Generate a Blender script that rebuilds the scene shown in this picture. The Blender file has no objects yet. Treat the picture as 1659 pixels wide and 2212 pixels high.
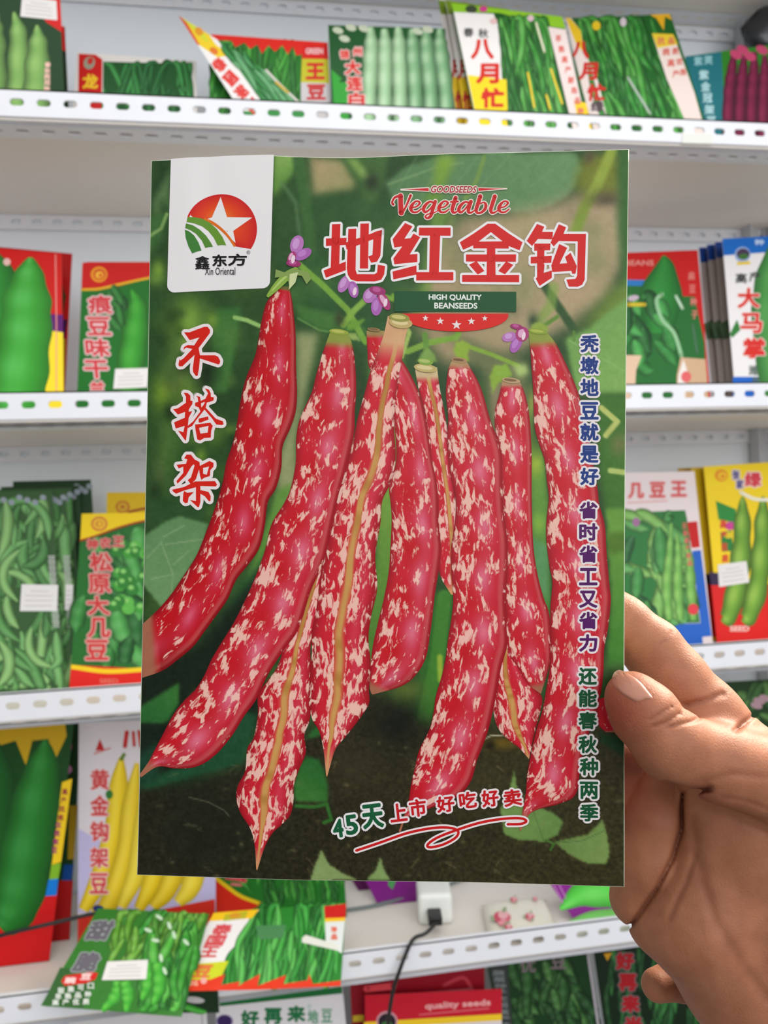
import bpy, bmesh, math, random
import numpy as np
from mathutils import Vector, Matrix

scene = bpy.context.scene
COL = scene.collection
random.seed(7)

# ------------------------------------------------------------------ camera, world, lights, exposure
F, CX, CY = 1660.0, 829.5, 1106.0                    # focal length in pixels of the 1659 x 2212 frame
YAW, PITCH, ROLL = math.radians(8.9), math.radians(0.0), math.radians(2.2)
CAM = Vector((0.0, -0.808, 1.35))
fw0 = Vector((math.sin(YAW), math.cos(YAW), 0)); up0 = Vector((0, 0, 1)); rt0 = Vector((math.cos(YAW), -math.sin(YAW), 0))
fw = fw0 * math.cos(PITCH) + up0 * math.sin(PITCH); up1 = up0 * math.cos(PITCH) - fw0 * math.sin(PITCH)
rt = rt0 * math.cos(ROLL) - up1 * math.sin(ROLL); up = up1 * math.cos(ROLL) + rt0 * math.sin(ROLL)
cam_data = bpy.data.cameras.new('camera')
cam = bpy.data.objects.new('camera', cam_data); COL.objects.link(cam)
M = Matrix.Identity(4)
for i in range(3):
    M[i][0] = rt[i]; M[i][1] = up[i]; M[i][2] = -fw[i]; M[i][3] = CAM[i]
cam.matrix_world = M
cam_data.sensor_fit = 'VERTICAL'; cam_data.sensor_height = 34.6; cam_data.sensor_width = 26.0
cam_data.lens = F * 34.6 / 2212
cam_data.clip_start = 0.01
cam_data.dof.use_dof = True; cam_data.dof.focus_distance = 0.212; cam_data.dof.aperture_fstop = 20.0
scene.camera = cam

world = bpy.data.worlds.new('world'); scene.world = world; world.use_nodes = True
bgn = world.node_tree.nodes['Background']; bgn.inputs[1].default_value = 0.52
_nt = world.node_tree; _tc = _nt.nodes.new('ShaderNodeTexCoord'); _sx = _nt.nodes.new('ShaderNodeSeparateXYZ'); _rp = _nt.nodes.new('ShaderNodeValToRGB')
_ad = _nt.nodes.new('ShaderNodeMath'); _ad.operation = 'MULTIPLY_ADD'; _ad.inputs[1].default_value = 0.5; _ad.inputs[2].default_value = 0.5
_rp.color_ramp.elements[0].position = 0.30; _rp.color_ramp.elements[0].color = (0.42, 0.40, 0.38, 1); _e = _rp.color_ramp.elements.new(0.48); _e.color = (1.0, 1.0, 1.0, 1)
_rp.color_ramp.elements[1].position = 0.85; _rp.color_ramp.elements[1].color = (1.05, 1.08, 1.12, 1)
_nt.links.new(_tc.outputs['Generated'], _sx.inputs[0]); _nt.links.new(_sx.outputs[2], _ad.inputs[0]); _nt.links.new(_ad.outputs[0], _rp.inputs[0]); _nt.links.new(_rp.outputs[0], bgn.inputs[0])

def area(name, loc, target, sx, sy, power, color):
    l = bpy.data.lights.new(name, 'AREA'); l.shape = 'RECTANGLE'; l.size = sx; l.size_y = sy; l.energy = power; l.color = color
    o = bpy.data.objects.new(name, l); COL.objects.link(o); o.location = loc
    o.rotation_euler = (Vector(target) - Vector(loc)).to_track_quat('-Z', 'Y').to_euler()
    return o
area('ceiling_panel_light', (0.15, -0.95, 2.62), (0.15, -0.80, 0), 1.8, 1.0, 9, (1.0, 0.97, 0.93))
area('front_fill_light', (0.75, -2.3, 1.95), (0.1, 0.0, 1.33), 2.6, 1.5, 28.5, (0.97, 0.98, 1.0))  # added frontal fill from behind the camera, brightens the shelf interiors
_l = area('hand_rim_light', (0.95, -0.26, 1.95), (0.10, -0.66, 1.27), 0.30, 0.30, 4.4, (1.0, 0.90, 0.76)); _l.data.spread = math.radians(70)  # added unseen lamp, gives the hand a warm rim from upper right
scene.view_settings.view_transform = 'Standard'; scene.view_settings.look = 'None'
scene.view_settings.exposure = 0.30; scene.view_settings.gamma = 1.0; scene.view_settings.use_curve_mapping = False
scene.cycles.use_denoising = True

# ------------------------------------------------------------------ helpers
def lin(c):
    out = []
    for v in c[:3]:
        v = max(0.0, v) / 255.0
        out.append(v / 12.92 if v <= 0.04045 else ((v + 0.055) / 1.055) ** 2.4)
    return tuple(out)
def rgba(c, a=1.0): return lin(c) + (a,)
def ray(px, py): return fw + rt * ((px - CX) / F) - up * ((py - CY) / F)
def at(px, py, d): return CAM + ray(px, py) * d
def at_y(px, py, y):
    r = ray(px, py); return CAM + r * ((y - CAM.y) / r.y)
def px_of(p):
    v = Vector(p) - CAM; d = v.dot(fw); return CX + F * v.dot(rt) / d, CY - F * v.dot(up) / d

def mat(name, color=(200, 200, 200), rough=0.5, spec=0.4, metal=0.0):
    m = bpy.data.materials.new(name); m.use_nodes = True
    b = m.node_tree.nodes['Principled BSDF']
    b.inputs['Base Color'].default_value = rgba(color); b.inputs['Roughness'].default_value = rough
    b.inputs['Specular IOR Level'].default_value = spec; b.inputs['Metallic'].default_value = metal
    return m
def nd(m, t, **kw):
    n = m.node_tree.nodes.new(t)
    for k, v in kw.items(): setattr(n, k, v)
    return n
def lk(m, a, b): m.node_tree.links.new(a, b)
def bsdf(m): return m.node_tree.nodes['Principled BSDF']
def noise_mat(name, c1, c2, scale, rough=0.5, spec=0.4, bump=0.0, bscale=200.0, detail=3.0):
    m = mat(name, c1, rough, spec)
    tc = nd(m, 'ShaderNodeTexCoord'); n = nd(m, 'ShaderNodeTexNoise'); n.inputs['Scale'].default_value = scale; n.inputs['Detail'].default_value = detail
    mx = nd(m, 'ShaderNodeMix', data_type='RGBA'); mx.inputs['A'].default_value = rgba(c1); mx.inputs['B'].default_value = rgba(c2)
    lk(m, tc.outputs['Object'], n.inputs['Vector']); lk(m, n.outputs['Fac'], mx.inputs['Factor']); lk(m, mx.outputs['Result'], bsdf(m).inputs['Base Color'])
    if bump:
        n2 = nd(m, 'ShaderNodeTexNoise'); n2.inputs['Scale'].default_value = bscale; lk(m, tc.outputs['Object'], n2.inputs['Vector'])
        b = nd(m, 'ShaderNodeBump'); b.inputs['Strength'].default_value = bump; b.inputs['Distance'].default_value = 0.001
        lk(m, n2.outputs['Fac'], b.inputs['Height']); lk(m, b.outputs['Normal'], bsdf(m).inputs['Normal'])
    return m
def print_mat(name, rough=0.4, bump=0.0, bscale=30.0, spec=0.35, dist=0.002):
    m = mat(name, rough=rough, spec=spec)
    a = nd(m, 'ShaderNodeAttribute', attribute_name='Col'); lk(m, a.outputs['Color'], bsdf(m).inputs['Base Color'])
    if bump:
        tc = nd(m, 'ShaderNodeTexCoord'); n2 = nd(m, 'ShaderNodeTexNoise'); n2.inputs['Scale'].default_value = bscale; n2.inputs['Detail'].default_value = 2
        lk(m, tc.outputs['Object'], n2.inputs['Vector'])
        b = nd(m, 'ShaderNodeBump'); b.inputs['Strength'].default_value = bump; b.inputs['Distance'].default_value = dist
        lk(m, n2.outputs['Fac'], b.inputs['Height']); lk(m, b.outputs['Normal'], bsdf(m).inputs['Normal'])
    return m

class MB:
    """vertices, faces and colours of one mesh object"""
    def __init__(s): s.v = []; s.f = []; s.c = []; s.uv = []; s.smooth = False
    def add(s, pts, faces, cols, uvs=None):
        o = len(s.v); s.v.extend([tuple(p) for p in pts]); s.f.extend([tuple(i + o for i in f) for f in faces])
        if isinstance(cols, tuple): cols = [cols] * len(pts)
        s.c.extend(cols); s.uv.extend(uvs if uvs else [(0.0, 0.0)] * len(pts))
    def build(s, name, m, parent=None, origin=None):
        me = bpy.data.meshes.new(name)
        o0 = Vector(origin) if origin is not None else Vector((0, 0, 0))
        me.from_pydata([(p[0] - o0.x, p[1] - o0.y, p[2] - o0.z) for p in s.v], [], s.f)
        if s.c:
            a = me.color_attributes.new('Col', 'FLOAT_COLOR', 'POINT')
            a.data.foreach_set('color', np.array([c if len(c) == 4 else tuple(c) + (1.0,) for c in s.c], dtype=np.float32).ravel())
            u = me.attributes.new('st', 'FLOAT2', 'POINT'); u.data.foreach_set('vector', np.array(s.uv, dtype=np.float32).ravel())
        if s.smooth: me.polygons.foreach_set('use_smooth', [True] * len(me.polygons))
        me.materials.append(m)
        o = bpy.data.objects.new(name, me); COL.objects.link(o)
        if parent is not None: o.parent = parent
        if origin is not None and parent is None: o.location = o0
        return o
def box(mb, x0, x1, y0, y1, z0, z1, c=(1, 1, 1, 1)):
    p = [(x, y, z) for x in (x0, x1) for y in (y0, y1) for z in (z0, z1)]
    mb.add(p, [(0, 1, 3, 2), (4, 6, 7, 5), (0, 4, 5, 1), (2, 3, 7, 6), (0, 2, 6, 4), (1, 5, 7, 3)], c)
def tube(mb, pts, r, n=10, c=(1, 1, 1, 1)):
    pts = [Vector(p) for p in pts]; rings = []
    for i, p in enumerate(pts):
        t = (pts[min(i + 1, len(pts) - 1)] - pts[max(i - 1, 0)]).normalized()
        a = t.orthogonal().normalized() if i == 0 else (rings_a - t * rings_a.dot(t)).normalized()
        rings_a = a; b = t.cross(a)
        rr = r[i] if isinstance(r, (list, tuple)) else r
        rings.append([p + (a * math.cos(2 * math.pi * k / n) + b * math.sin(2 * math.pi * k / n)) * rr for k in range(n)])
    fs = [(i * n + k, i * n + (k + 1) % n, (i + 1) * n + (k + 1) % n, (i + 1) * n + k) for i in range(len(pts) - 1) for k in range(n)]
    fs += [tuple(range(n))[::-1], tuple((len(pts) - 1) * n + k for k in range(n))]
    mb.add([q for rg in rings for q in rg], fs, c)
def thing(name, label, cat, loc=(0, 0, 0), group=None):
    o = bpy.data.objects.new(name, None); COL.objects.link(o); o.location = loc; o.empty_display_size = 0.02
    return tag(o, label, cat, group)
def tag(o, label, cat, group=None):
    o['label'] = label; o['category'] = cat
    if group: o['group'] = group
    return o
def struct(o): o['kind'] = 'structure'; return o
def spline(pts, n=8):
    """Catmull-Rom through tuples of any dimension"""
    P = [np.array(p, float) for p in pts]; out = []
    for i in range(len(P) - 1):
        p0 = P[i - 1] if i else 2 * P[0] - P[1]; p1, p2 = P[i], P[i + 1]; p3 = P[i + 2] if i + 2 < len(P) else 2 * P[-1] - P[-2]
        for k in range(n):
            t = k / n
            out.append(0.5 * (2 * p1 + (p2 - p0) * t + (2 * p0 - 5 * p1 + 4 * p2 - p3) * t * t + (3 * p1 - p0 - 3 * p2 + p3) * t ** 3))
    out.append(P[-1]); return out
def mixc(a, b, t): return tuple(a[i] * (1 - t) + b[i] * t for i in range(3))

# ------------------------------------------------------------------ lettering outlines
_glyph = {}
def glyph(s, shear=0.0, sub=False):
    k = (s, shear)
    if k not in _glyph:
        c = bpy.data.curves.new('letters', 'FONT'); c.body = s; c.resolution_u = 3; c.shear = shear
        o = bpy.data.objects.new('letters', c); COL.objects.link(o)
        dg = bpy.context.evaluated_depsgraph_get(); me = o.evaluated_get(dg).to_mesh()
        v = [(q.co.x, q.co.y) for q in me.vertices]; f = [tuple(p.vertices) for p in me.polygons]
        o.evaluated_get(dg).to_mesh_clear(); bpy.data.objects.remove(o); bpy.data.curves.remove(c)
        _glyph[k] = (v, f)
    return _glyph[k]

class Art:
    """flat print on a surface; hit(px, py, off) gives the point of the surface seen at a photo pixel, off metres above it"""
    def __init__(s, step=0.00005): s.parts = {}; s.n = 0; s.cur = None; s.k = 0; s.step = step
    def part(s, name):
        if name not in s.parts: s.parts[name] = MB()
        return s.parts[name]
    def lift(s): s.n += 1; return s.n * s.step
    def poly(s, part, pts, color, off=None):
        off = s.lift() if off is None else off
        s.part(part).add([s.hit(x, y, off) for x, y in pts], [tuple(range(len(pts)))], rgba(color)); return off
    def polyo(s, part, polys, color, ocolor, orad, n=14):
        if orad:
            off = s.lift()
            for pts in polys:
                for k in range(n):
                    a = 2 * math.pi * k / n
                    s.poly(part, [(x + orad * math.cos(a), y + orad * math.sin(a)) for x, y in pts], ocolor, off + k * s.step * 0.03)
        off = s.lift()
        for pts in polys: s.poly(part, pts, color, off)
    def ell(s, part, cx, cy, rx, ry, color, rot=0.0, n=28, off=None):
        c, q = math.cos(rot), math.sin(rot)
        return s.poly(part, [(cx + rx * math.cos(2 * math.pi * k / n) * c - ry * math.sin(2 * math.pi * k / n) * q,
                              cy + rx * math.cos(2 * math.pi * k / n) * q + ry * math.sin(2 * math.pi * k / n) * c) for k in range(n)], color, off)
    def stroke(s, part, pts, w, color, smooth=True, off=None, cap=True, color2=None):
        """a brush stroke along pts (px) of full width w (number or list)"""
        ws = w if isinstance(w, (list, tuple)) else [w] * len(pts)
        P = [(p[0], p[1], q) for p, q in zip(pts, ws)]
        if smooth and len(P) > 2: P = spline(P, 6)
        off = s.lift() if off is None else off
        L, R = [], []
        for i, p in enumerate(P):
            a, b = P[max(i - 1, 0)], P[min(i + 1, len(P) - 1)]
            dx, dy = b[0] - a[0], b[1] - a[1]; d = math.hypot(dx, dy) or 1.0; nx, ny = -dy / d, dx / d
            L.append((p[0] + nx * p[2] / 2, p[1] + ny * p[2] / 2)); R.append((p[0] - nx * p[2] / 2, p[1] - ny * p[2] / 2))
        n = len(P); mb = s.part(part)
        cols = [rgba(color if color2 is None else mixc(color, color2, i / (n - 1))) for i in range(n)]
        mb.add([s.hit(x, y, off) for x, y in L + R], [(i, i + 1, n + i + 1, n + i) for i in range(n - 1)], cols + cols)
        if cap:
            for p, cc in ((P[0], cols[0]), (P[-1], cols[-1])):
                mb.add([s.hit(p[0] + p[2] / 2 * math.cos(k * math.pi / 6), p[1] + p[2] / 2 * math.sin(k * math.pi / 6), off) for k in range(12)], [tuple(range(12))], cc)
        return off
    def text(s, part, body, x0, y0, x1, y1, color, bold=0.0, outline=None, orad=0.0, rot=0.0, shear=0.0, slant=0.0, nd_=12):
        """string fitted into the pixel box; bold thickens by that many px, outline adds a rim of orad px"""
        v, f = glyph(body, shear)
        if not v: return
        ax, bx = min(q[0] for q in v), max(q[0] for q in v); ay, by = min(q[1] for q in v), max(q[1] for q in v)
        sx = (x1 - x0 - 2 * bold) / max(1e-6, bx - ax); sy = (y1 - y0 - 2 * bold) / max(1e-6, by - ay)
        cx, cy = (x0 + x1) / 2, (y0 + y1) / 2; c, q = math.cos(rot), math.sin(rot)
        base = []
        for X, Y in v:
            u = x0 + bold + (X - ax) * sx - cx; w = y1 - bold - (Y - ay) * sy - cy
            u -= w * slant
            base.append((cx + u * c - w * q, cy + u * q + w * c))
        mb = s.part(part) if part != 'lettering' or s.cur is None else s.part(s.cur)
        if part == 'lettering' and s.cur is None: s.k += 1; mb = s.part('lettering#%d' % s.k)
        def layer(rad, col):
            off = s.lift()
            sh = [(0.0, 0.0)] + ([(rad * math.cos(2 * math.pi * k / nd_), rad * math.sin(2 * math.pi * k / nd_)) for k in range(nd_)] if rad > 0 else [])
            for k, (dx, dy) in enumerate(sh[::-1]): mb.add([s.hit(x + dx, y + dy, off + k * s.step * 0.06) for x, y in base], f, rgba(col))
        if outline: layer(bold + orad, outline)
        layer(bold, color)
    def chars(s, part, body, a, b, w, h, color, bold=0.0, outline=None, orad=0.0, rot=0.0, slant=0.0, nd_=12):
        """characters with centres evenly from a to b, each in a w x h box"""
        n = len(body)
        if part == 'lettering': s.k += 1; s.cur = 'lettering#%d' % s.k
        for i, ch in enumerate(body):
            t = i / max(1, n - 1); x = a[0] + (b[0] - a[0]) * t; y = a[1] + (b[1] - a[1]) * t
            s.text(part, ch, x - w / 2, y - h / 2, x + w / 2, y + h / 2, color, bold, outline, orad, rot, 0.0, slant, nd_)
        s.cur = None
    def pod(s, part, pts, ws, color, hi=None, bumps=0.0, nb=6, dark=0.5, seg=8, off=None, across=7):
        """a printed pod: strip along pts with half widths ws"""
        P = spline([(p[0], p[1], q) for p, q in zip(pts, ws)], seg); n = len(P); off = s.lift() if off is None else off
        hi = hi or mixc(color, (255, 255, 230), 0.35); dk = tuple(c * dark for c in color)
        V, C = [], []
        for i, p in enumerate(P):
            a, b = P[max(i - 1, 0)], P[min(i + 1, n - 1)]
            dx, dy = b[0] - a[0], b[1] - a[1]; d = math.hypot(dx, dy) or 1.0; nx, ny = -dy / d, dx / d
            bm = math.sin(math.pi * nb * 2 * i / n); w = p[2] * (1 + 0.10 * bumps * bm)
            for k in range(across):
                t = -1 + 2 * k / (across - 1)
                V.append(s.hit(p[0] + nx * w * t, p[1] + ny * w * t, off))
                e = abs(t) ** 2.2; g = max(0.0, 1 - abs(t - 0.2) * 1.6) * (0.55 + 0.45 * bumps * bm)
                C.append(rgba(mixc(mixc(color, dk, e), hi, g * 0.8)))
        s.part(part).add(V, [(i * across + k, i * across + k + 1, (i + 1) * across + k + 1, (i + 1) * across + k) for i in range(n - 1) for k in range(across - 1)], C)
    def podfill(s, part, quad, n, ang, length, wid, cols, jitter=0.3, bumps=0.6, seed=1, curve=0.15, dark=0.45):
        """many printed pods inside a px quad (TL, TR, BR, BL)"""
        r = random.Random(seed); off = s.lift()
        for i in range(n):
            u, v = r.random(), r.random()
            x = (quad[0][0] * (1 - u) + quad[1][0] * u) * (1 - v) + (quad[3][0] * (1 - u) + quad[2][0] * u) * v
            y = (quad[0][1] * (1 - u) + quad[1][1] * u) * (1 - v) + (quad[3][1] * (1 - u) + quad[2][1] * u) * v
            a = ang + r.uniform(-jitter, jitter); L = length * r.uniform(0.6, 1.1) / 2; w = wid * r.uniform(0.75, 1.15) / 2
            k = r.uniform(-curve, curve) * L
            dx, dy = math.cos(a), math.sin(a)
            pts = [(x - dx * L, y - dy * L), (x - dx * L * .5 - dy * k, y - dy * L * .5 + dx * k), (x - dy * k * 1.3, y + dx * k * 1.3), (x + dx * L * .5 - dy * k, y + dy * L * .5 + dx * k), (x + dx * L, y + dy * L)]
            pts = [s.clip(q, quad) for q in pts]
            s.pod(part, pts, [w * .3, w, w, w * .95, w * .2], r.choice(cols), bumps=bumps, nb=3, seg=4, dark=dark, off=off + i * 3e-7, across=5)
    def clip(s, q, quad):
        ys = [p[1] for p in quad]; xs = [p[0] for p in quad]
        v = min(1.0, max(0.0, (q[1] - (ys[0] + ys[1]) / 2) / max(1e-6, (ys[2] + ys[3]) / 2 - (ys[0] + ys[1]) / 2)))
        lo = xs[0] * (1 - v) + xs[3] * v; hi = xs[1] * (1 - v) + xs[2] * v
        return (min(hi, max(lo, q[0])), min(max(ys), max(min(ys), q[1])))

M_print = print_mat('printed_foil', 0.42, 0.3, 34.0, 0.22)
M_crinkle = print_mat('crinkled_printed_foil', 0.25, 0.8, 26.0, 0.35, 0.003)
M_paper = print_mat('printed_paper', 0.6, 0.0)
# ------------------------------------------------------------------ room shell
XL, XR = -1.15, 1.45
H_LIP = [0.735, 0.434, 0.133, -0.1645, -0.462, -0.762]       # lip tops, measured from the lens height
LIP_H, BOARD_DROP, DEPTH = 0.035, 0.020, 0.250
LIPZ = [CAM.z + h for h in H_LIP]
BOARDZ = [z - BOARD_DROP for z in LIPZ]
m_wall = noise_mat('painted_plaster', (214, 216, 220), (206, 208, 212), 6.0, 0.8, 0.2)
m_floor = noise_mat('grey_floor_tile', (150, 146, 140), (135, 131, 126), 9.0, 0.5, 0.4)
mb = MB(); box(mb, -2.4, 2.6, 0.36, 0.44, 0.0, 2.8); struct(mb.build('wall_back', m_wall))
mb = MB(); box(mb, -2.4, 2.6, -2.6, 0.44, -0.06, 0.0); struct(mb.build('floor', m_floor))

# ------------------------------------------------------------------ steel shelving
m_steel = noise_mat('white_powder_coated_steel', (236, 237, 242), (229, 230, 236), 40.0, 0.42, 0.4)
m_board = noise_mat('shelf_underside_steel', (238, 231, 223), (231, 224, 216), 8.0, 0.55, 0.3)
m_back = noise_mat('shelf_back_panel_steel', (238, 243, 249), (232, 238, 245), 5.0, 0.5, 0.35)
m_post = noise_mat('grey_steel_post', (200, 202, 206), (190, 192, 197), 20.0, 0.45, 0.4)

def slotted(mb, org, ax, ay, length, height, rows, pitch, sw, sh, thick, seg=4):
    """steel strip with rounded slots: org corner, ax along the length, ay across, rows = slot-centre distances along ay"""
    org, ax, ay = Vector(org), Vector(ax), Vector(ay); nz = ax.cross(ay)
    edges = [0.0] + [(rows[i] + rows[i + 1]) / 2 for i in range(len(rows) - 1)] + [height]
    n = int(length / pitch); r = sh / 2
    ring = []
    for (cx, a0) in ((sw / 2 - r, -90), (-sw / 2 + r, 90)):
        for k in range(seg * 2 + 1):
            a = math.radians(a0 + 180 * k / (seg * 2)); ring.append((cx + r * math.cos(a), r * math.sin(a)))
    m = len(ring)
    for ri, rc in enumerate(rows):
        lo, hi = edges[ri] - rc, edges[ri + 1] - rc
        outer = []
        for x, y in ring:                                    # matching points on the cell border
            fx = (pitch / 2) / max(1e-9, abs(x)); fy = (hi if y > 0 else -lo) / max(1e-9, abs(y)); f = min(fx, fy); outer.append((x * f, y * f))
        for i in range(n):
            c = org + ax * ((i + 0.5) * pitch) + ay * rc
            P = lambda q, z: c + ax * q[0] + ay * q[1] + nz * z
            V = [P(q, 0) for q in ring] + [P(q, 0) for q in outer] + [P(q, -thick) for q in ring] + [P(q, -thick) for q in outer]
            f = []
            for k in range(m):
                j = (k + 1) % m
                f += [(k, m + k, m + j, j), (2 * m + j, 3 * m + j, 3 * m + k, 2 * m + k), (j, 2 * m + j, 2 * m + k, k)]
            for k in range(m):                               # fill the cell corners
                j = (k + 1) % m
                oa, ob = outer[k], outer[j]
                va, vb = abs(abs(oa[0]) - pitch / 2) < 1e-7, abs(abs(ob[0]) - pitch / 2) < 1e-7
                if va != vb:
                    q = (oa[0], ob[1]) if va else (ob[0], oa[1])
                    V.append(P(q, 0)); V.append(P(q, -thick))
                    f += [(m + k, len(V) - 2, m + j), (3 * m + j, len(V) - 1, 3 * m + k)]
            mb.add(V, f, (1, 1, 1, 1))
    return n * pitch

rack = thing('shelving_rack', 'white steel shop shelving with slotted shelf lips, filled with seed packets', 'shelving', (0.15, 0.13, 0.0))
def rk(mb, name, m, parent=None):
    o = mb.build(name, m, None)
    p = parent or rack; o.parent = p
    off = Vector(rack.location)
    for v in o.data.vertices: v.co -= off
    return o
L = XR - XL
mb = MB(); box(mb, XL, XR, DEPTH, DEPTH + 0.012, 0.02, 2.30); rk(mb, 'back_panel', m_back)
for k, z in enumerate(LIPZ):
    zb = BOARDZ[k]
    mb = MB(); box(mb, XL, XR, 0.0022, DEPTH - 0.004, zb - 0.010, zb); shelf = rk(mb, 'shelf', m_board)
    mb = MB()
    slotted(mb, (XL, 0.0, z - LIP_H), (1, 0, 0), (0, 0, 1), L, LIP_H, [LIP_H - 0.013], 0.0253, 0.0135, 0.0072, 0.002)
    box(mb, XL, XR, 0.0, 0.0055, z - 0.0015, z)              # folded top edge
    rk(mb, 'front_lip', m_steel, shelf)
    mb = MB()
    slotted(mb, (XL, 0.034, z - LIP_H), (1, 0, 0), (0, -1, 0), L, 0.034, [0.019], 0.0253, 0.0135, 0.0072, 0.0015)
    rk(mb, 'bottom_flange', m_steel, shelf)
    mb = MB()
    slotted(mb, (XL, DEPTH - 0.003, zb - 0.030), (1, 0, 0), (0, 0, 1), L, 0.020, [0.010], 0.0253, 0.012, 0.0065, 0.0015)
    if k == 0:
        slotted(mb, (XL, DEPTH - 0.004, zb - 0.0105), (1, 0, 0), (0, -1, 0), L, 0.034, [0.018], 0.0253, 0.0135, 0.0072, 0.0015)
    rk(mb, 'rear_rail', m_steel, shelf)
for xp in (XL + 0.03, at_y(1640, 900, DEPTH).x):
    mb = MB()
    for sx in (-0.019, 0.0):
        slotted(mb, (xp + sx, DEPTH - 0.006, 0.02), (0, 0, 1), (1, 0, 0), 2.26, 0.019, [0.0095], 0.05, 0.022, 0.007, -0.002)
    box(mb, xp - 0.020, xp - 0.018, DEPTH - 0.026, DEPTH - 0.004, 0.02, 2.28); box(mb, xp + 0.018, xp + 0.020, DEPTH - 0.026, DEPTH - 0.004, 0.02, 2.28)
    rk(mb, 'upright_post', m_post)
# small blank price tag stuck on the upper lip
pt = [at_y(x, y, -0.0009) for x, y in ((1474, 287), (1540, 289), (1540, 311), (1474, 309))]
mb = MB(); mb.add(pt + [p + Vector((0, 0.0007, 0)) for p in pt], [(0, 1, 2, 3), (7, 6, 5, 4), (0, 4, 5, 1), (1, 5, 6, 2), (2, 6, 7, 3), (3, 7, 4, 0)], rgba((232, 232, 226)))
cpt = sum((Vector(p) for p in pt), Vector()) / 4
tag(mb.build('price_tag', M_paper, None, cpt), 'small blank cream tag stuck on the upper shelf lip at right', 'price tag')
# ------------------------------------------------------------------ the seed packet held up in front
PC = {(0, 0): (329, 349, 0.2165), (1, 0): (1357, 324, 0.2105), (0, 1): (298, 1888, 0.2110), (1, 1): (1348, 1916, 0.2050)}
pTL, pTR, pBL, pBR = (at(*PC[k]) for k in ((0, 0), (1, 0), (0, 1), (1, 1)))
pO = (pTL + pTR + pBL + pBR) / 4
pN = ((pTR + pBR - pTL - pBL).cross(pTL + pTR - pBL - pBR)).normalized()
if pN.dot(CAM - pO) < 0: pN = -pN
def wave(px, py):
    """gentle buckling of the foil, in metres along the packet normal"""
    u, v = (px - 330) / 1025.0, (py - 340) / 1560.0
    w = 0.0006 * math.sin(6.0 * u + 0.6) * math.exp(-((v - 0.02) / 0.22) ** 2) + 0.0009 * math.sin(3.2 * u + 2.4 * v)
    w += 0.00022 * math.exp(-((u - 0.075) / 0.03) ** 2 - ((v - 0.07) / 0.09) ** 2)
    w -= 0.00022 * math.exp(-((u - 0.125) / 0.03) ** 2 - ((v - 0.07) / 0.10) ** 2)
    w += 0.0005 * math.sin(9 * u + 5 * v) * math.exp(-((v - 0.9) / 0.15) ** 2)
    return w
class Held(Art):
    def hit(s, px, py, off=0.0): return (px, py, off * 1e6)      # print elements are mapped onto the foil in lay()
    def surf(s, px, py, off=0.0):
        r = ray(px, py); t = (pO - CAM).dot(pN) / r.dot(pN)
        return CAM + r * t + pN * (wave(px, py) + off)
H = Held(0.000012); INK = 0.76                                # reflectance of the whitest print
M_held = print_mat('glossy_packet_print', 0.33, 0.0, spec=0.14)
packet = thing('seed_packet', 'large glossy bean seed packet with red speckled pods, held up by the hand', 'seed packet', tuple(pO))
packet['group'] = 'bean and pea seed packets'

# --- printed photograph: background foliage and soil (a print, painted on a fine grid)
def edge_l(v): return 329 + (298 - 329) * v + 3.0 * math.sin(v * math.pi)
def edge_r(v): return 1357 + (1348 - 1357) * v - 2.0 * math.sin(v * math.pi)
def edge_t(u): return 349 + (324 - 349) * u - 3.5 * math.exp(-((u - 0.22) / 0.06) ** 2) + 6.0 * math.exp(-((u - 0.42) / 0.13) ** 2)
def edge_b(u): return 1888 + (1916 - 1888) * u + 3.0 * math.sin(u * math.pi)
NU, NV = 345, 520
Ug, Vg = np.meshgrid(np.linspace(0, 1, NU), np.linspace(0, 1, NV))
el = np.array([edge_l(v) for v in np.linspace(0, 1, NV)])[:, None]; er = np.array([edge_r(v) for v in np.linspace(0, 1, NV)])[:, None]
et = np.array([edge_t(u) for u in np.linspace(0, 1, NU)])[None, :]; eb = np.array([edge_b(u) for u in np.linspace(0, 1, NU)])[None, :]
GX = el + (er - el) * Ug; GY = et + (eb - et) * Vg
img = np.zeros((NV, NU, 3)); soil = np.zeros((NV, NU))
def blur(a, s):
    s = s / 3.0
    if s < 0.35: return a
    k = max(1, int(3 * s)); g = np.exp(-0.5 * (np.arange(-k, k + 1) / s) ** 2); g /= g.sum()
    for ax in (0, 1):
        p = np.pad(a, [(k, k) if i == ax else (0, 0) for i in range(a.ndim)], mode='edge')
        a = sum(g[i] * np.take(p, np.arange(i, i + a.shape[ax]), axis=ax) for i in range(2 * k + 1))
    return a
def inside(pts):
    m = np.zeros(GX.shape, bool); n = len(pts)
    for i in range(n):
        x1, y1 = pts[i]; x2, y2 = pts[(i + 1) % n]
        if y1 == y2: continue
        m ^= ((GY >= y1) != (GY >= y2)) & (GX < (x2 - x1) * (GY - y1) / (y2 - y1) + x1)
    return m.astype(float)
def paint(mask, c, c2=None, axis=None):
    global img, soil
    soil = soil * (1 - mask)
    col = np.array(c, float) * np.ones(img.shape)
    if c2 is not None:
        (x1, y1), (x2, y2) = axis; t = np.clip(((GX - x1) * (x2 - x1) + (GY - y1) * (y2 - y1)) / ((x2 - x1) ** 2 + (y2 - y1) ** 2), 0, 1)[..., None]
        col = np.array(c, float) * (1 - t) + np.array(c2, float) * t
    img = img * (1 - mask[..., None]) + col * mask[..., None]
def pl(pts, c, s=3, c2=None, axis=None, a=1.0): paint(blur(inside(pts), s) * a, c, c2, axis)
def blob(x, y, rx, ry, c, a=1.0): paint(np.exp(-((GX - x) / rx) ** 2 - ((GY - y) / ry) ** 2) * a, c)
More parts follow.
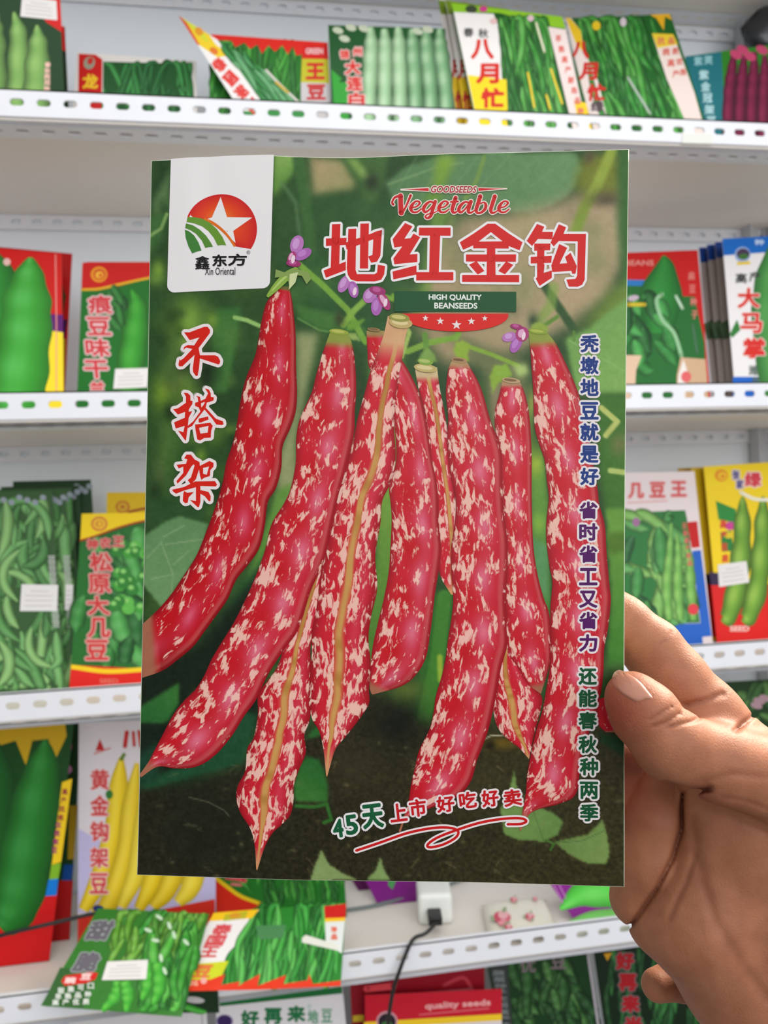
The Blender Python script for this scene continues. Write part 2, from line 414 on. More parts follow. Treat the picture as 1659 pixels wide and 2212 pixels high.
def line(pts, w, c, s=2, a=1.0):
    d = np.full(GX.shape, 1e9)
    for (x1, y1), (x2, y2) in zip(pts[:-1], pts[1:]):
        L2 = (x2 - x1) ** 2 + (y2 - y1) ** 2 + 1e-9; t = np.clip(((GX - x1) * (x2 - x1) + (GY - y1) * (y2 - y1)) / L2, 0, 1)
        d = np.minimum(d, np.hypot(GX - x1 - t * (x2 - x1), GY - y1 - t * (y2 - y1)))
    paint(np.clip((w / 2 - d) / max(1.0, s) + 0.5, 0, 1) * a, c)
rs = np.random.RandomState(3)
def fnoise(cell):
    h, w = int(1600 / cell) + 3, int(1080 / cell) + 3; g = rs.rand(h, w)
    y = (GY - 300) / cell; x = (GX - 280) / cell; y = np.clip(y, 0, h - 2.001); x = np.clip(x, 0, w - 2.001)
    i, j = y.astype(int), x.astype(int); fy, fx = y - i, x - j; fy = fy * fy * (3 - 2 * fy); fx = fx * fx * (3 - 2 * fx)
    return (g[i, j] * (1 - fx) + g[i, j + 1] * fx) * (1 - fy) + (g[i + 1, j] * (1 - fx) + g[i + 1, j + 1] * fx) * fy
paint(np.ones(GX.shape), (48, 82, 40))
paint(fnoise(90) * 0.6, (30, 55, 28)); paint(np.clip(fnoise(60) - 0.5, 0, 1) * 0.8, (95, 130, 55))
# upper left
pl([(329, 349), (372, 345), (372, 420), (330, 470)], (40, 66, 38), 12)
pl([(330, 440), (372, 365), (366, 460), (352, 430), (338, 500)], (88, 120, 74), 6)
pl([(325, 470), (370, 455), (350, 520), (322, 560)], (62, 105, 52), 8)
line([(362, 465), (350, 495), (324, 512)], 7, (126, 162, 92), 4)
blob(343, 585, 14, 22, (130, 170, 60), .8); blob(335, 605, 22, 12, (110, 150, 60), .6)
pl([(322, 640), (360, 660), (372, 850), (318, 860)], (42, 80, 40), 10)
pl([(593, 338), (654, 338), (633, 385), (594, 432)], (128, 170, 84), 4, (92, 140, 56), ((600, 350), (600, 430)))
pl([(594, 432), (640, 380), (668, 344), (690, 344), (700, 470), (690, 640), (600, 640)], (48, 84, 42), 10)
line([(646, 350), (660, 420), (676, 560), (684, 650)], 26, (62, 104, 52), 10)
line([(610, 400), (640, 440), (650, 520)], 8, (92, 128, 82), 8, .6)
pl([(671, 344), (744, 350), (772, 396), (764, 414), (678, 428)], (180, 158, 116), 8, (150, 150, 96), ((680, 350), (760, 420)))
pl([(676, 430), (850, 410), (900, 470), (890, 640), (700, 640)], (44, 84, 40), 10)
pl([(735, 340), (840, 338), (830, 400), (812, 440), (790, 440), (772, 400)], (66, 104, 50), 6)
pl([(748, 346), (770, 346), (800, 385), (786, 392)], (134, 168, 84), 5)
blob(803, 395, 16, 20, (34, 44, 26), .8)
# big leaf behind the title
pl([(832, 398), (880, 360), (958, 336), (1080, 330), (1244, 330), (1260, 366), (1246, 400), (1226, 424), (1190, 446), (1158, 457), (1102, 459), (1010, 445), (930, 452), (850, 440)], (88, 128, 82), 4, (106, 146, 96), ((860, 440), (1220, 360)))
for k in range(6): line([(850 + 60 * k, 430 - 6 * k), (900 + 66 * k, 340)], 4, (122, 158, 110), 5, .35)
line([(840, 400), (950, 360), (1000, 352)], 5, (132, 164, 112), 4, .6)
pl([(944, 338), (985, 338), (960, 400), (948, 440), (925, 470), (905, 470), (935, 400)], (134, 172, 60), 8, (96, 142, 50), ((960, 340), (920, 470)))
line([(1046, 340), (1030, 390), (1005, 430)], 9, (124, 158, 70), 5, .8)
# beige wall of the printed garden
pl([(1000, 470), (1100, 462), (1200, 440), (1240, 420), (1340, 400), (1350, 560), (1310, 640), (1225, 705), (1110, 765), (960, 790), (880, 680), (930, 520)], (188, 164, 128), 14, (168, 150, 112), ((1300, 450), (950, 750)))
line([(900, 660), (930, 560), (945, 480), (958, 455)], 34, (120, 160, 66), 16, .9)
line([(978, 470), (940, 540), (920, 620)], 14, (170, 178, 100), 14, .5)
pl([(838, 470), (930, 470), (905, 640), (845, 640)], (58, 98, 48), 16)
pl([(1262, 336), (1340, 330), (1335, 420), (1262, 420), (1240, 400)], (120, 128, 40), 10)
pl([(1262, 330), (1290, 330), (1268, 360)], (90, 78, 58), 6)
line([(1322, 325), (1290, 400), (1262, 450), (1244, 500)], 24, (148, 168, 62), 10)
blob(1310, 430, 40, 18, (72, 66, 42), .8)
pl([(1338, 324), (1362, 322), (1360, 640), (1348, 640), (1336, 480)], (56, 104, 44), 8)
line([(1172, 610), (1205, 660), (1250, 725)], 18, (48, 82, 40), 7)
line([(1196, 620), (1190, 660), (1160, 700)], 22, (132, 166, 72), 10, .7)
pl([(1360, 600), (1352, 690), (1260, 716), (1236, 740), (1290, 670), (1330, 620)], (110, 138, 52), 12)
pl([(1274, 708), (1310, 676), (1360, 640), (1356, 850), (1246, 850), (1222, 731)], (116, 164, 82), 4, (132, 178, 90), ((1240, 730), (1350, 840)))
line([(1230, 735), (1350, 800)], 4, (142, 186, 104), 3, .6)
# middle
pl([(470, 668), (522, 668), (512, 740), (492, 850), (450, 850), (458, 760)], (58, 110, 52), 5, (76, 132, 60), ((460, 680), (500, 850)))
pl([(600, 560), (700, 560), (840, 680), (830, 780), (700, 720), (640, 690)], (44, 88, 42), 6)
pl([(640, 660), (760, 690), (800, 720), (700, 716), (650, 690)], (66, 116, 52), 4)
line([(645, 690), (690, 715), (720, 720)], 4, (110, 160, 80), 3, .7)
blob(405, 690, 42, 46, (136, 178, 70), .9); blob(372, 745, 22, 50, (106, 142, 58), .8); blob(350, 850, 30, 40, (126, 160, 44), .9)
blob(385, 820, 32, 30, (96, 96, 60), .6); blob(430, 820, 20, 60, (150, 180, 90), .4)
blob(450, 950, 60, 90, (34, 66, 30), .8); blob(345, 1000, 22, 60, (100, 110, 66), .8); blob(480, 1030, 22, 18, (120, 160, 60), .7)
blob(370, 920, 30, 50, (70, 110, 40), .7); blob(375, 1010, 28, 40, (70, 120, 46), .6)
for k in range(46):
    x, y = rs.uniform(325, 520), rs.uniform(640, 1110); r = rs.uniform(9, 30)
    blob(x, y, r, r * rs.uniform(.7, 1.6), ((128, 166, 58), (24, 46, 22), (92, 130, 60), (58, 98, 40), (18, 34, 18))[k % 5], rs.uniform(.35, .75))
for k in range(30):
    x, y = rs.uniform(600, 1340), rs.uniform(420, 700); r = rs.uniform(14, 40)
    blob(x, y, r, r * rs.uniform(.7, 1.8), ((38, 66, 32), (120, 150, 76), (70, 110, 54))[k % 3], rs.uniform(.12, .32))
pl([(340, 700), (330, 860), (350, 960), (318, 1090), (314, 700)], (44, 78, 36), 14, a=.8)
pl([(640, 720), (690, 720), (660, 860), (640, 960), (648, 1060), (600, 1120), (600, 1000), (642, 860)], (150, 158, 108), 8)
pl([(600, 1060), (640, 1040), (590, 1150), (560, 1240), (520, 1290), (560, 1180)], (96, 146, 60), 5)
blob(620, 1130, 20, 40, (130, 170, 80), .7)
pl([(520, 1260), (600, 1180), (600, 1260), (520, 1360), (470, 1400)], (40, 86, 44), 8)
pl([(314, 1080), (470, 1060), (440, 1140), (330, 1140)], (44, 80, 40), 8)
pl([(313, 1158), (363, 1125), (390, 1115), (452, 1132), (440, 1180), (420, 1215), (352, 1313), (312, 1262)], (96, 138, 88), 2.5, (112, 152, 98), ((330, 1130), (380, 1290)))
for p in (((355, 1160), (400, 1135)), ((352, 1170), (320, 1205)), ((352, 1176), (376, 1240), (372, 1290)), ((360, 1176), (440, 1165)), ((376, 1220), (410, 1190)), ((376, 1240), (330, 1250))): line(p, 3.2, (142, 172, 122), 2, .6)
# between the pods
pl([(800, 760), (870, 760), (870, 1080), (850, 1340), (800, 1480), (770, 1480), (810, 1200)], (116, 160, 62), 8, (70, 120, 46), ((820, 1080), (800, 1480)))
pl([(915, 1290), (985, 1270), (985, 1560), (920, 1660), (880, 1660), (900, 1500)], (50, 104, 40), 6)
line([(960, 1290), (945, 1420), (905, 1600)], 30, (66, 128, 46), 5); line([(950, 1420), (952, 1470)], 12, (150, 180, 60), 6)
pl([(940, 700), (1080, 760), (1140, 780), (1150, 1300), (1080, 900), (1040, 800)], (110, 118, 76), 10)
pl([(1060, 830), (1080, 800), (1075, 960), (1060, 900)], (150, 132, 100), 8)
pl([(1140, 860), (1175, 980), (1190, 1120), (1190, 1420), (1150, 1200)], (110, 158, 60), 6, (70, 132, 60), ((1150, 980), (1190, 1400)))
blob(1158, 1000, 16, 26, (176, 200, 60), .9); blob(1160, 920, 14, 60, (54, 74, 36), .8); blob(1165, 1130, 16, 20, (150, 190, 70), .7); blob(1150, 870, 10, 30, (200, 200, 90), .6)
pl([(1150, 1160), (1185, 1180), (1186, 1300), (1160, 1270)], (92, 150, 92), 5)
pl([(1280, 850), (1360, 850), (1358, 1110), (1312, 1110), (1296, 1040)], (66, 116, 40), 8)
line([(1300, 880), (1335, 910), (1310, 940)], 12, (190, 200, 110), 4); line([(1350, 1020), (1320, 1016)], 12, (180, 198, 110), 4); blob(1340, 960, 20, 24, (120, 120, 70), .8)
pl([(1310, 1100), (1358, 1100), (1356, 1450), (1312, 1450), (1322, 1290)], (106, 158, 62), 4, (62, 128, 44), ((1340, 1160), (1340, 1440)))
pl([(1312, 1150), (1358, 1150), (1356, 1190), (1316, 1200)], (84, 124, 40), 5)
pl([(1300, 1440), (1356, 1440), (1354, 1540), (1300, 1560)], (54, 84, 46), 10)
# lower part
pl([(290, 1450), (420, 1400), (480, 1330), (560, 1240), (600, 1200), (560, 1560), (290, 1700)], (22, 34, 22), 10)
soilm = blur(inside([(280, 1700), (420, 1690), (560, 1640), (690, 1560), (800, 1480), (900, 1560), (1040, 1560), (1160, 1560), (1300, 1560), (1370, 1600), (1370, 1930), (280, 1930)]), 12)
paint(soilm, (40, 38, 26), (58, 56, 32), ((400, 1700), (1250, 1850)))
soil = soilm.copy()
blob(860, 1560, 60, 60, (18, 22, 14), .9); blob(390, 1640, 80, 60, (20, 34, 24), .8); blob(760, 1660, 60, 50, (62, 56, 36), .6)
blob(1000, 1690, 120, 60, (72, 66, 42), .5); blob(880, 1490, 36, 26, (98, 112, 44), .8); blob(450, 1800, 120, 90, (26, 32, 22), .7)
pl([(303, 1526), (389, 1473), (389, 1516), (362, 1560), (303, 1560)], (58, 118, 52), 3, (40, 100, 46), ((380, 1480), (320, 1560)))
pl([(400, 1516), (426, 1482), (400, 1530)], (46, 104, 48), 3)
pl([(302, 1694), (420, 1640), (529, 1533), (557, 1546), (540, 1600), (525, 1647), (429, 1674), (318, 1704)], (30, 78, 48), 4)
pl([(302, 1630), (340, 1600), (345, 1680), (302, 1700)], (28, 66, 46), 6)
pl([(638, 1731), (634, 1692), (648, 1652), (663, 1632), (690, 1640), (702, 1668), (710, 1700), (708, 1731)], (38, 98, 42), 3, (60, 120, 50), ((690, 1640), (650, 1730)))
pl([(658, 1596), (690, 1560), (700, 1586), (680, 1592)], (44, 104, 46), 3)
line([(640, 1740), (680, 1742), (706, 1736), (716, 1770), (700, 1776)], 8, (52, 110, 44), 4)
pl([(671, 1902), (676, 1880), (694, 1834), (712, 1868), (742, 1888), (774, 1902)], (136, 160, 98), 2)
pl([(790, 1904), (812, 1880), (822, 1852), (830, 1882), (844, 1904)], (132, 160, 96), 2)
pl([(1082, 1751), (1098, 1720), (1112, 1669), (1120, 1712), (1132, 1732), (1165, 1745), (1200, 1762), (1219, 1778), (1206, 1806), (1178, 1822), (1120, 1818), (1090, 1806)], (118, 152, 80), 2, (104, 140, 72), ((1090, 1740), (1200, 1810)))
line([(1150, 1745), (1175, 1818)], 3, (86, 120, 62), 2, .7)
pl([(1198, 1822), (1271, 1804), (1296, 1780), (1301, 1768), (1311, 1800), (1318, 1841), (1311, 1868), (1271, 1868), (1230, 1848)], (108, 138, 72), 2, (126, 156, 84), ((1220, 1830), (1310, 1860)))
line([(1180, 1818), (1198, 1826), (1190, 1840)], 5, (70, 110, 44), 2); line([(1202, 1824), (1260, 1818), (1306, 1796)], 2.5, (80, 110, 56), 2, .7)
line([(1046, 1600), (1060, 1592), (1090, 1590)], 3, (190, 190, 170), 2); blob(1085, 1608, 40, 14, (110, 88, 26), .9); blob(1060, 1612, 12, 10, (20, 18, 10), .8)
line([(410, 1722), (450, 1732), (485, 1750), (495, 1762)], 3, (86, 84, 66), 2, .8)
pl([(1296, 1583), (1358, 1600), (1358, 1640), (1300, 1606)], (24, 66, 34), 4)
for _ in range(150):
    x, y = rs.uniform(305, 1345), rs.uniform(1600, 1900)
    if rs.rand() < 0.35: line([(x, y), (x + rs.uniform(-14, 14), y + rs.uniform(-8, 8)), (x + rs.uniform(-16, 16), y + rs.uniform(2, 14))], rs.uniform(2, 4), (120, 110, 76), 2, .5 * float(rs.rand()))
    else: blob(x, y, rs.uniform(3, 8), rs.uniform(2, 5), (128, 122, 84), .55 * float(rs.rand()))
# stems of the printed plant
for p, w, c in ((((509, 688), (535, 694), (562, 706)), 9, (148, 190, 106)), (((648, 575), (700, 620), (752, 672), (780, 724), (790, 740)), 13, (120, 166, 62)),
                (((792, 648), (766, 672), (742, 704)), 13, (134, 176, 72)), (((826, 640), (850, 648), (850, 640)), 10, (120, 170, 60)),
                (((880, 760), (930, 740), (985, 730), (990, 720)), 13, (126, 168, 62)), (((1015, 750), (1060, 765), (1120, 790)), 9, (134, 170, 60)),
                (((918, 724), (924, 780)), 12, (104, 150, 60)), (((874, 700), (884, 720), (868, 770)), 10, (168, 190, 100)),
                (((1160, 716), (1180, 700), (1204, 684)), 9, (96, 140, 50)), (((1240, 735), (1240, 716)), 6, (100, 140, 60))): line(p, w, c, 3)
blob(734, 692, 10, 16, (58, 66, 34), .95); blob(1152, 694, 12, 18, (54, 78, 48), .95)
pl([(752, 700), (790, 690), (770, 712), (750, 716)], (112, 158, 54), 2); pl([(742, 722), (770, 722), (780, 738), (760, 736)], (150, 176, 92), 2)
pl([(984, 740), (1000, 736), (1018, 746), (1010, 766), (1014, 782), (990, 776), (980, 762)], (146, 178, 60), 2)
pl([(1068, 790), (1096, 786), (1106, 810), (1092, 822), (1076, 828), (1064, 850), (1058, 812)], (140, 176, 60), 2)
pl([(1108, 790), (1136, 786), (1142, 806), (1120, 816)], (180, 206, 120), 5)
pl([(908, 768), (922, 752), (938, 764), (944, 782), (900, 782)], (126, 164, 78), 2)
pl([(1150, 700), (1164, 694), (1186, 706), (1180, 720), (1142, 720)], (150, 172, 70), 2)
img = np.clip(img + (fnoise(5) - 0.5)[..., None] * 7 + (fnoise(14) - 0.5)[..., None] * 6, 0, 255)

linimg = np.where(img / 255 <= 0.04045, img / 255 / 12.92, ((img / 255 + 0.055) / 1.055) ** 2.4)
pm = MB(); pm.smooth = True
V = [tuple(H.surf(float(GX[j, i]), float(GY[j, i]), 0.0)) for j in range(NV) for i in range(NU)]
C = [tuple(linimg[j, i] * INK) + (float(soil[j, i]),) for j in range(NV) for i in range(NU)]
pm.add(V, [(j * NU + i, (j + 1) * NU + i, (j + 1) * NU + i + 1, j * NU + i + 1) for j in range(NV - 1) for i in range(NU - 1)], C)
m_front = print_mat('packet_front_print', 0.33, 0.0, spec=0.14)
a = next(n for n in m_front.node_tree.nodes if n.type == 'ATTRIBUTE')
tc = nd(m_front, 'ShaderNodeTexCoord'); nz = nd(m_front, 'ShaderNodeTexNoise'); nz.inputs['Scale'].default_value = 900; nz.inputs['Detail'].default_value = 4
rp = nd(m_front, 'ShaderNodeValToRGB'); rp.color_ramp.elements[0].position = 0.35; rp.color_ramp.elements[0].color = (0.62, 0.62, 0.60, 1); rp.color_ramp.elements[1].position = 0.75; rp.color_ramp.elements[1].color = (1.35, 1.3, 1.15, 1)
mm = nd(m_front, 'ShaderNodeMix', data_type='RGBA', blend_type='MULTIPLY')
lk(m_front, tc.outputs['Object'], nz.inputs['Vector']); lk(m_front, nz.outputs['Fac'], rp.inputs['Fac']); lk(m_front, a.outputs['Alpha'], mm.inputs['Factor'])
lk(m_front, a.outputs['Color'], mm.inputs['A']); lk(m_front, rp.outputs['Color'], mm.inputs['B']); lk(m_front, mm.outputs['Result'], bsdf(m_front).inputs['Base Color'])
def pk(mb, name, m, label=None):
    o = mb.build(name, m, None, pO); o.parent = packet; o.location = (0, 0, 0)
    if label: o['label'] = label
    return o
pk(pm, 'front_panel', m_front, 'printed foliage and soil')
# pouch body behind the print: a thin filled pouch with a sealed rim
bm_ = MB(); bm_.smooth = True; nu, nv = 40, 60; VB = []; VF = []
for j in range(nv + 1):
    for i in range(nu + 1):
        u, v = i / nu, j / nv
        x = edge_l(v) + (edge_r(v) - edge_l(v)) * u; y = edge_t(u) + (edge_b(u) - edge_t(u)) * v
        xr = x + (u - 0.5) * 3.0; yr = y + (v - 0.5) * 2.0
        bulge = min(1.0, u / .10, (1 - u) / .10, v / .07, (1 - v) / .07)
        VF.append(H.surf(xr, yr, -0.00008)); VB.append(H.surf(xr, yr, -0.0004 - 0.0035 * max(0.0, bulge) ** 0.6))
n1 = len(VF); W = nu + 1
fr = [(j * W + i, (j + 1) * W + i, (j + 1) * W + i + 1, j * W + i + 1) for j in range(nv) for i in range(nu)]
rim = [i for i in range(W)] + [j * W + nu for j in range(1, nv + 1)] + [nv * W + i for i in range(nu - 1, -1, -1)] + [j * W for j in range(nv - 1, 0, -1)]
bm_.add(VF + VB, fr + [tuple(k + n1 for k in f[::-1]) for f in fr] + [(rim[k], rim[(k + 1) % len(rim)], rim[(k + 1) % len(rim)] + n1, rim[k] + n1) for k in range(len(rim))], rgba((206, 214, 190)))
pk(bm_, 'pouch', M_print, 'pale foil pouch with sealed rim')

# --- printed pods
m_bean = mat('speckled_bean_print', rough=0.33, spec=0.14)
at_ = nd(m_bean, 'ShaderNodeAttribute', attribute_name='Col'); st = nd(m_bean, 'ShaderNodeAttribute', attribute_name='st')
def nz_(sx, sy, det, dist, w):
    mp = nd(m_bean, 'ShaderNodeMapping'); mp.inputs['Scale'].default_value = (sx, sy, 1); mp.inputs['Location'].default_value = (w, w * 2.3, 0)
    n = nd(m_bean, 'ShaderNodeTexNoise'); n.inputs['Scale'].default_value = 1.0; n.inputs['Detail'].default_value = det; n.inputs['Distortion'].default_value = dist; n.inputs['Roughness'].default_value = 0.6
    lk(m_bean, st.outputs['Vector'], mp.inputs['Vector']); lk(m_bean, mp.outputs['Vector'], n.inputs['Vector']); return n.outputs['Fac']
def mth(op, a, b):
    n = nd(m_bean, 'ShaderNodeMath', operation=op)
    for i, q in enumerate((a, b)):
        if isinstance(q, (int, float)): n.inputs[i].default_value = q
        else: lk(m_bean, q, n.inputs[i])
    return n.outputs[0]
n1_ = nz_(1 / 10.0, 1 / 27.0, 3.5, 0.5, 0.0); n2_ = nz_(1 / 36.0, 1 / 62.0, 1.0, 0.3, 31.0); n3_ = nz_(1 / 30.0, 1 / 46.0, 2.0, 0.6, 57.0)
val = mth('ADD', mth('ADD', n1_, mth('MULTIPLY', mth('SUBTRACT', n2_, 0.5), 0.55)), mth('MULTIPLY', mth('SUBTRACT', at_.outputs['Alpha'], 0.5), 0.6))
mr = nd(m_bean, 'ShaderNodeMapRange', interpolation_type='SMOOTHSTEP'); mr.inputs['From Min'].default_value = 0.525; mr.inputs['From Max'].default_value = 0.635; lk(m_bean, val, mr.inputs['Value'])
cream = nd(m_bean, 'ShaderNodeMix', data_type='RGBA'); cream.inputs['A'].default_value = rgba((226, 187, 183)); cream.inputs['B'].default_value = rgba((224, 200, 170)); lk(m_bean, n3_, cream.inputs['Factor'])
redv = nd(m_bean, 'ShaderNodeMix', data_type='RGBA', blend_type='MULTIPLY'); redv.inputs['B'].default_value = (0.72, 0.62, 0.66, 1); lk(m_bean, mth('MULTIPLY', n3_, 0.7), redv.inputs['Factor']); lk(m_bean, at_.outputs['Color'], redv.inputs['A'])
shade = nd(m_bean, 'ShaderNodeMix', data_type='RGBA'); shade.inputs['Factor'].default_value = 0.14; lk(m_bean, cream.outputs['Result'], shade.inputs['A']); lk(m_bean, at_.outputs['Color'], shade.inputs['B'])
fin = nd(m_bean, 'ShaderNodeMix', data_type='RGBA'); lk(m_bean, mth('MULTIPLY', mr.outputs['Result'], 0.84), fin.inputs['Factor']); lk(m_bean, redv.outputs['Result'], fin.inputs['A']); lk(m_bean, shade.outputs['Result'], fin.inputs['B'])
lk(m_bean, fin.outputs['Result'], bsdf(m_bean).inputs['Base Color'])

bean_no = [0]
def bean(Lp, Rp, kind='side', mott=0.5, hl=0.35, bulge=(), cap=None, reds=((216, 36, 54), (232, 102, 128), (138, 14, 24)), seam=None, n=150, across=25):
    def res(pts):
        S = np.array(spline(pts, 10)); d = np.r_[0, np.cumsum(np.hypot(*np.diff(S, axis=0).T))]
        t = np.linspace(0, d[-1], n); return np.c_[np.interp(t, d, S[:, 0]), np.interp(t, d, S[:, 1])], d[-1]
    A, la = res(Lp); B, lb = res(Rp); ln = (la + lb) / 2; off = H.lift(); k0 = bean_no[0]; bean_no[0] += 1
    V, C, UV = [], [], []; r = random.Random(k0 * 11 + 1); ph = r.uniform(0, 6)
    for i in range(n):
        s = i / (n - 1); w = math.hypot(*(B[i] - A[i])) / 2
        lump = 0.5 + 0.5 * math.sin(ln / 58.0 * s * math.pi + ph)
        for k in range(across):
            t = -1 + 2 * k / (across - 1); p = A[i] * (1 - (t + 1) / 2) + B[i] * (t + 1) / 2
            V.append(H.surf(p[0], p[1], off))
            UV.append((t * w + 300 * k0, s * ln))
            e = max(0.0, abs(t) - 0.45) / 0.55; c = reds[0]; al = mott
            if kind == 'side':
                g = math.exp(-((t - hl) / 0.34) ** 2); c = mixc(c, reds[1], g * (0.72 + 0.28 * lump)); c = mixc(c, reds[2], e ** 2.4 * 0.75)
                c = mixc(c, (252, 170, 184), 0.30 * lump ** 3 * math.exp(-((t - hl) / 0.16) ** 2)); c = mixc(c, (200, 8, 10), max(0.0, (1 - lump) * 0.5 * math.exp(-((t + 0.1) / 0.6) ** 2)))
                q = abs(t - 0.80); c = mixc(c, (226, 138, 128), max(0.0, 1 - q / 0.09) * 0.8)
                al = mott - 0.05 + (0.08 if t < -0.35 else 0.0) - max(0.0, 1 - q / 0.13) * 0.35 - e ** 6 * 0.2
            else:
                sc = (seam(s) if seam else 0.0); q = abs(t - sc); al = mott + 0.05 - 0.16 * abs(t - sc) + 0.12 * math.exp(-(q / 0.25) ** 2)
                c = mixc(c, reds[2], e ** 2.2 * 0.8); c = mixc(c, reds[1], 0.35 * math.exp(-((t - 0.5) / 0.2) ** 2))
                wl = 0.14 + 5.0 / max(8.0, w) * 0.4
                m = max(0.0, min(1.0, (wl - q) / (wl * 0.45)))
                c = mixc(c, (216, 166, 92), m); c = mixc(c, (178, 124, 50), m * max(0.0, math.sin(s * 40 + 3 * math.sin(s * 17))) * 0.6); al -= 0.75 * m
                if s > 0.93: c = mixc(c, (222, 160, 110), (s - 0.93) / 0.05 if s < 0.98 else 1.0); al = al - (s - 0.93) * 8
            if cap and s < cap[0]:
                f = min(1.0, (cap[0] - s) / (cap[0] * 0.45)); c = mixc(c, cap[1], f); al -= f * 0.9
            if kind == 'side' and s > 0.955: f = min(1.0, (s - 0.955) / 0.02); c = mixc(c, (176, 112, 84), f); al -= f * 0.8
            elif s > 0.86 and kind == 'side': c = mixc(c, (120, 26, 24), (s - 0.86) * 3.5 * max(0, t + 0.3))
            C.append(tuple(q * INK for q in lin(c)) + (max(0.0, min(1.0, al)),))
    mb = MB(); mb.add(V, [(i * across + k, i * across + k + 1, (i + 1) * across + k + 1, (i + 1) * across + k) for i in range(n - 1) for k in range(across - 1)], C, UV)
    pk(mb, 'printed_bean', m_bean)
GC = (0.035, (150, 166, 70)); PC_ = (0.10, (226, 180, 130))
bean([(896, 794), (904, 840), (918, 900), (930, 1000), (941, 1080), (946, 1180), (950, 1240), (974, 1284)], [(944, 794), (950, 840), (962, 900), (974, 1000), (984, 1080), (992, 1180), (988, 1250), (980, 1286)], 'seam', .62, cap=(0.07, (222, 200, 150)), seam=lambda s: 0.1 + 0.3 * s)
bean([(690, 1180), (662, 1250), (636, 1320), (616, 1390), (598, 1443), (560, 1497), (558, 1539), (549, 1592), (535, 1616), (530, 1665), (514, 1697), (511, 1725), (520, 1755), (542, 1791), (551, 1828), (554, 1876)],
     [(714, 1150), (706, 1250), (692, 1310), (680, 1360), (671, 1400), (675, 1466), (674, 1510), (669, 1556), (658, 1586), (661, 1625), (645, 1665), (635, 1698), (635, 1722), (628, 1758), (608, 1781), (588, 1800), (571, 1833), (556, 1879)], 'seam', .60, seam=lambda s: -0.02)
bean([(1092, 1390), (1078, 1440), (1068, 1500), (1067, 1539), (1075, 1572), (1095, 1597), (1122, 1618), (1142, 1640)], [(1104, 1390), (1128, 1450), (1160, 1490), (1173, 1512), (1166, 1549), (1156, 1586), (1149, 1620), (1144, 1643)], 'seam', .60, seam=lambda s: -0.45 + 0.45 * s)
bean([(792, 716), (794, 760), (800, 800), (842, 860), (854, 940), (855, 999), (841, 1049), (844, 1089), (846, 1125), (843, 1190), (839, 1240), (828, 1298), (816, 1347), (805, 1398), (800, 1450), (799, 1485), (803, 1499)],
     [(830, 716), (846, 760), (872, 784), (904, 847), (919, 906), (927, 956), (934, 999), (943, 1040), (947, 1082), (947, 1132), (953, 1182), (948, 1231), (940, 1281), (930, 1364), (920, 1420), (900, 1456), (868, 1482), (806, 1500)], 'side', .52, .30, cap=(0.02, (170, 150, 90)))
bean([(838, 684), (829, 725), (815, 765), (800, 805), (788, 850), (774, 900), (764, 950), (746, 1010), (730, 1060), (716, 1120), (706, 1180), (692, 1245), (684, 1314), (674, 1364), (674, 1413), (668, 1480), (668, 1520), (675, 1553), (690, 1580), (699, 1618), (705, 1674)],
     [(888, 690), (876, 730), (870, 770), (862, 810), (860, 840), (854, 870), (852, 930), (855, 990), (843, 1045), (826, 1082), (822, 1130), (811, 1200), (815, 1270), (802, 1331), (796, 1380), (801, 1433), (797, 1490), (797, 1520), (772, 1559), (744, 1594), (724, 1620), (707, 1677)], 'seam', .60, cap=PC_, seam=lambda s: 0.35 - 0.4 * min(1, s * 1.6))
bean([(1085, 822), (1079, 850), (1069, 890), (1070, 930), (1078, 966), (1082, 1040), (1088, 1110), (1094, 1200), (1092, 1300), (1095, 1400), (1118, 1440), (1140, 1477), (1166, 1498)],
     [(1122, 822), (1133, 847), (1141, 880), (1146, 920), (1149, 983), (1149, 1049), (1150, 1115), (1153, 1182), (1162, 1241), (1175, 1291), (1188, 1330), (1192, 1400), (1188, 1440), (1170, 1500)], 'side', .53, .0, cap=(0.025, (190, 150, 110)))
bean([(1294, 1513), (1290, 1545), (1296, 1570), (1310, 1583)], [(1324, 1500), (1340, 1530), (1344, 1560), (1336, 1584)], 'side', .42, .2, n=40)
bean([(611, 622), (590, 640), (576, 660), (566, 700), (554, 766), (536, 811), (524, 855), (508, 946), (491, 999), (482, 1046), (467, 1095), (449, 1145), (426, 1201), (398, 1245), (374, 1281), (346, 1314), (311, 1347)],
     [(626, 622), (633, 655), (640, 725), (641, 797), (643, 850), (640, 890), (629, 925), (612, 965), (609, 1012), (597, 1056), (580, 1085), (573, 1138), (561, 1185), (535, 1223), (512, 1252), (492, 1296), (466, 1333), (444, 1363), (419, 1396), (386, 1424), (354, 1447), (310, 1463)], 'side', .46, .15, cap=(0.012, (120, 120, 60)), reds=((206, 22, 36), (222, 66, 96), (118, 8, 14)))
bean([(714, 720), (698, 764), (684, 811), (674, 850), (649, 906), (641, 949), (640, 999), (629, 1056), (614, 1089), (588, 1132), (574, 1188), (555, 1241), (532, 1294), (505, 1347), (476, 1394), (458, 1425), (442, 1460), (424, 1488), (399, 1513), (376, 1543), (353, 1586), (334, 1622), (322, 1645), (303, 1672)],
     [(752, 720), (762, 748), (768, 790), (770, 850), (767, 890), (766, 933), (757, 976), (744, 1026), (731, 1072), (718, 1132), (708, 1182), (697, 1222), (672, 1276), (655, 1331), (641, 1367), (616, 1401), (580, 1456), (555, 1509), (529, 1545), (502, 1588), (466, 1630), (426, 1655), (380, 1659), (342, 1655), (306, 1678)], 'side', .52, .20, cap=GC)
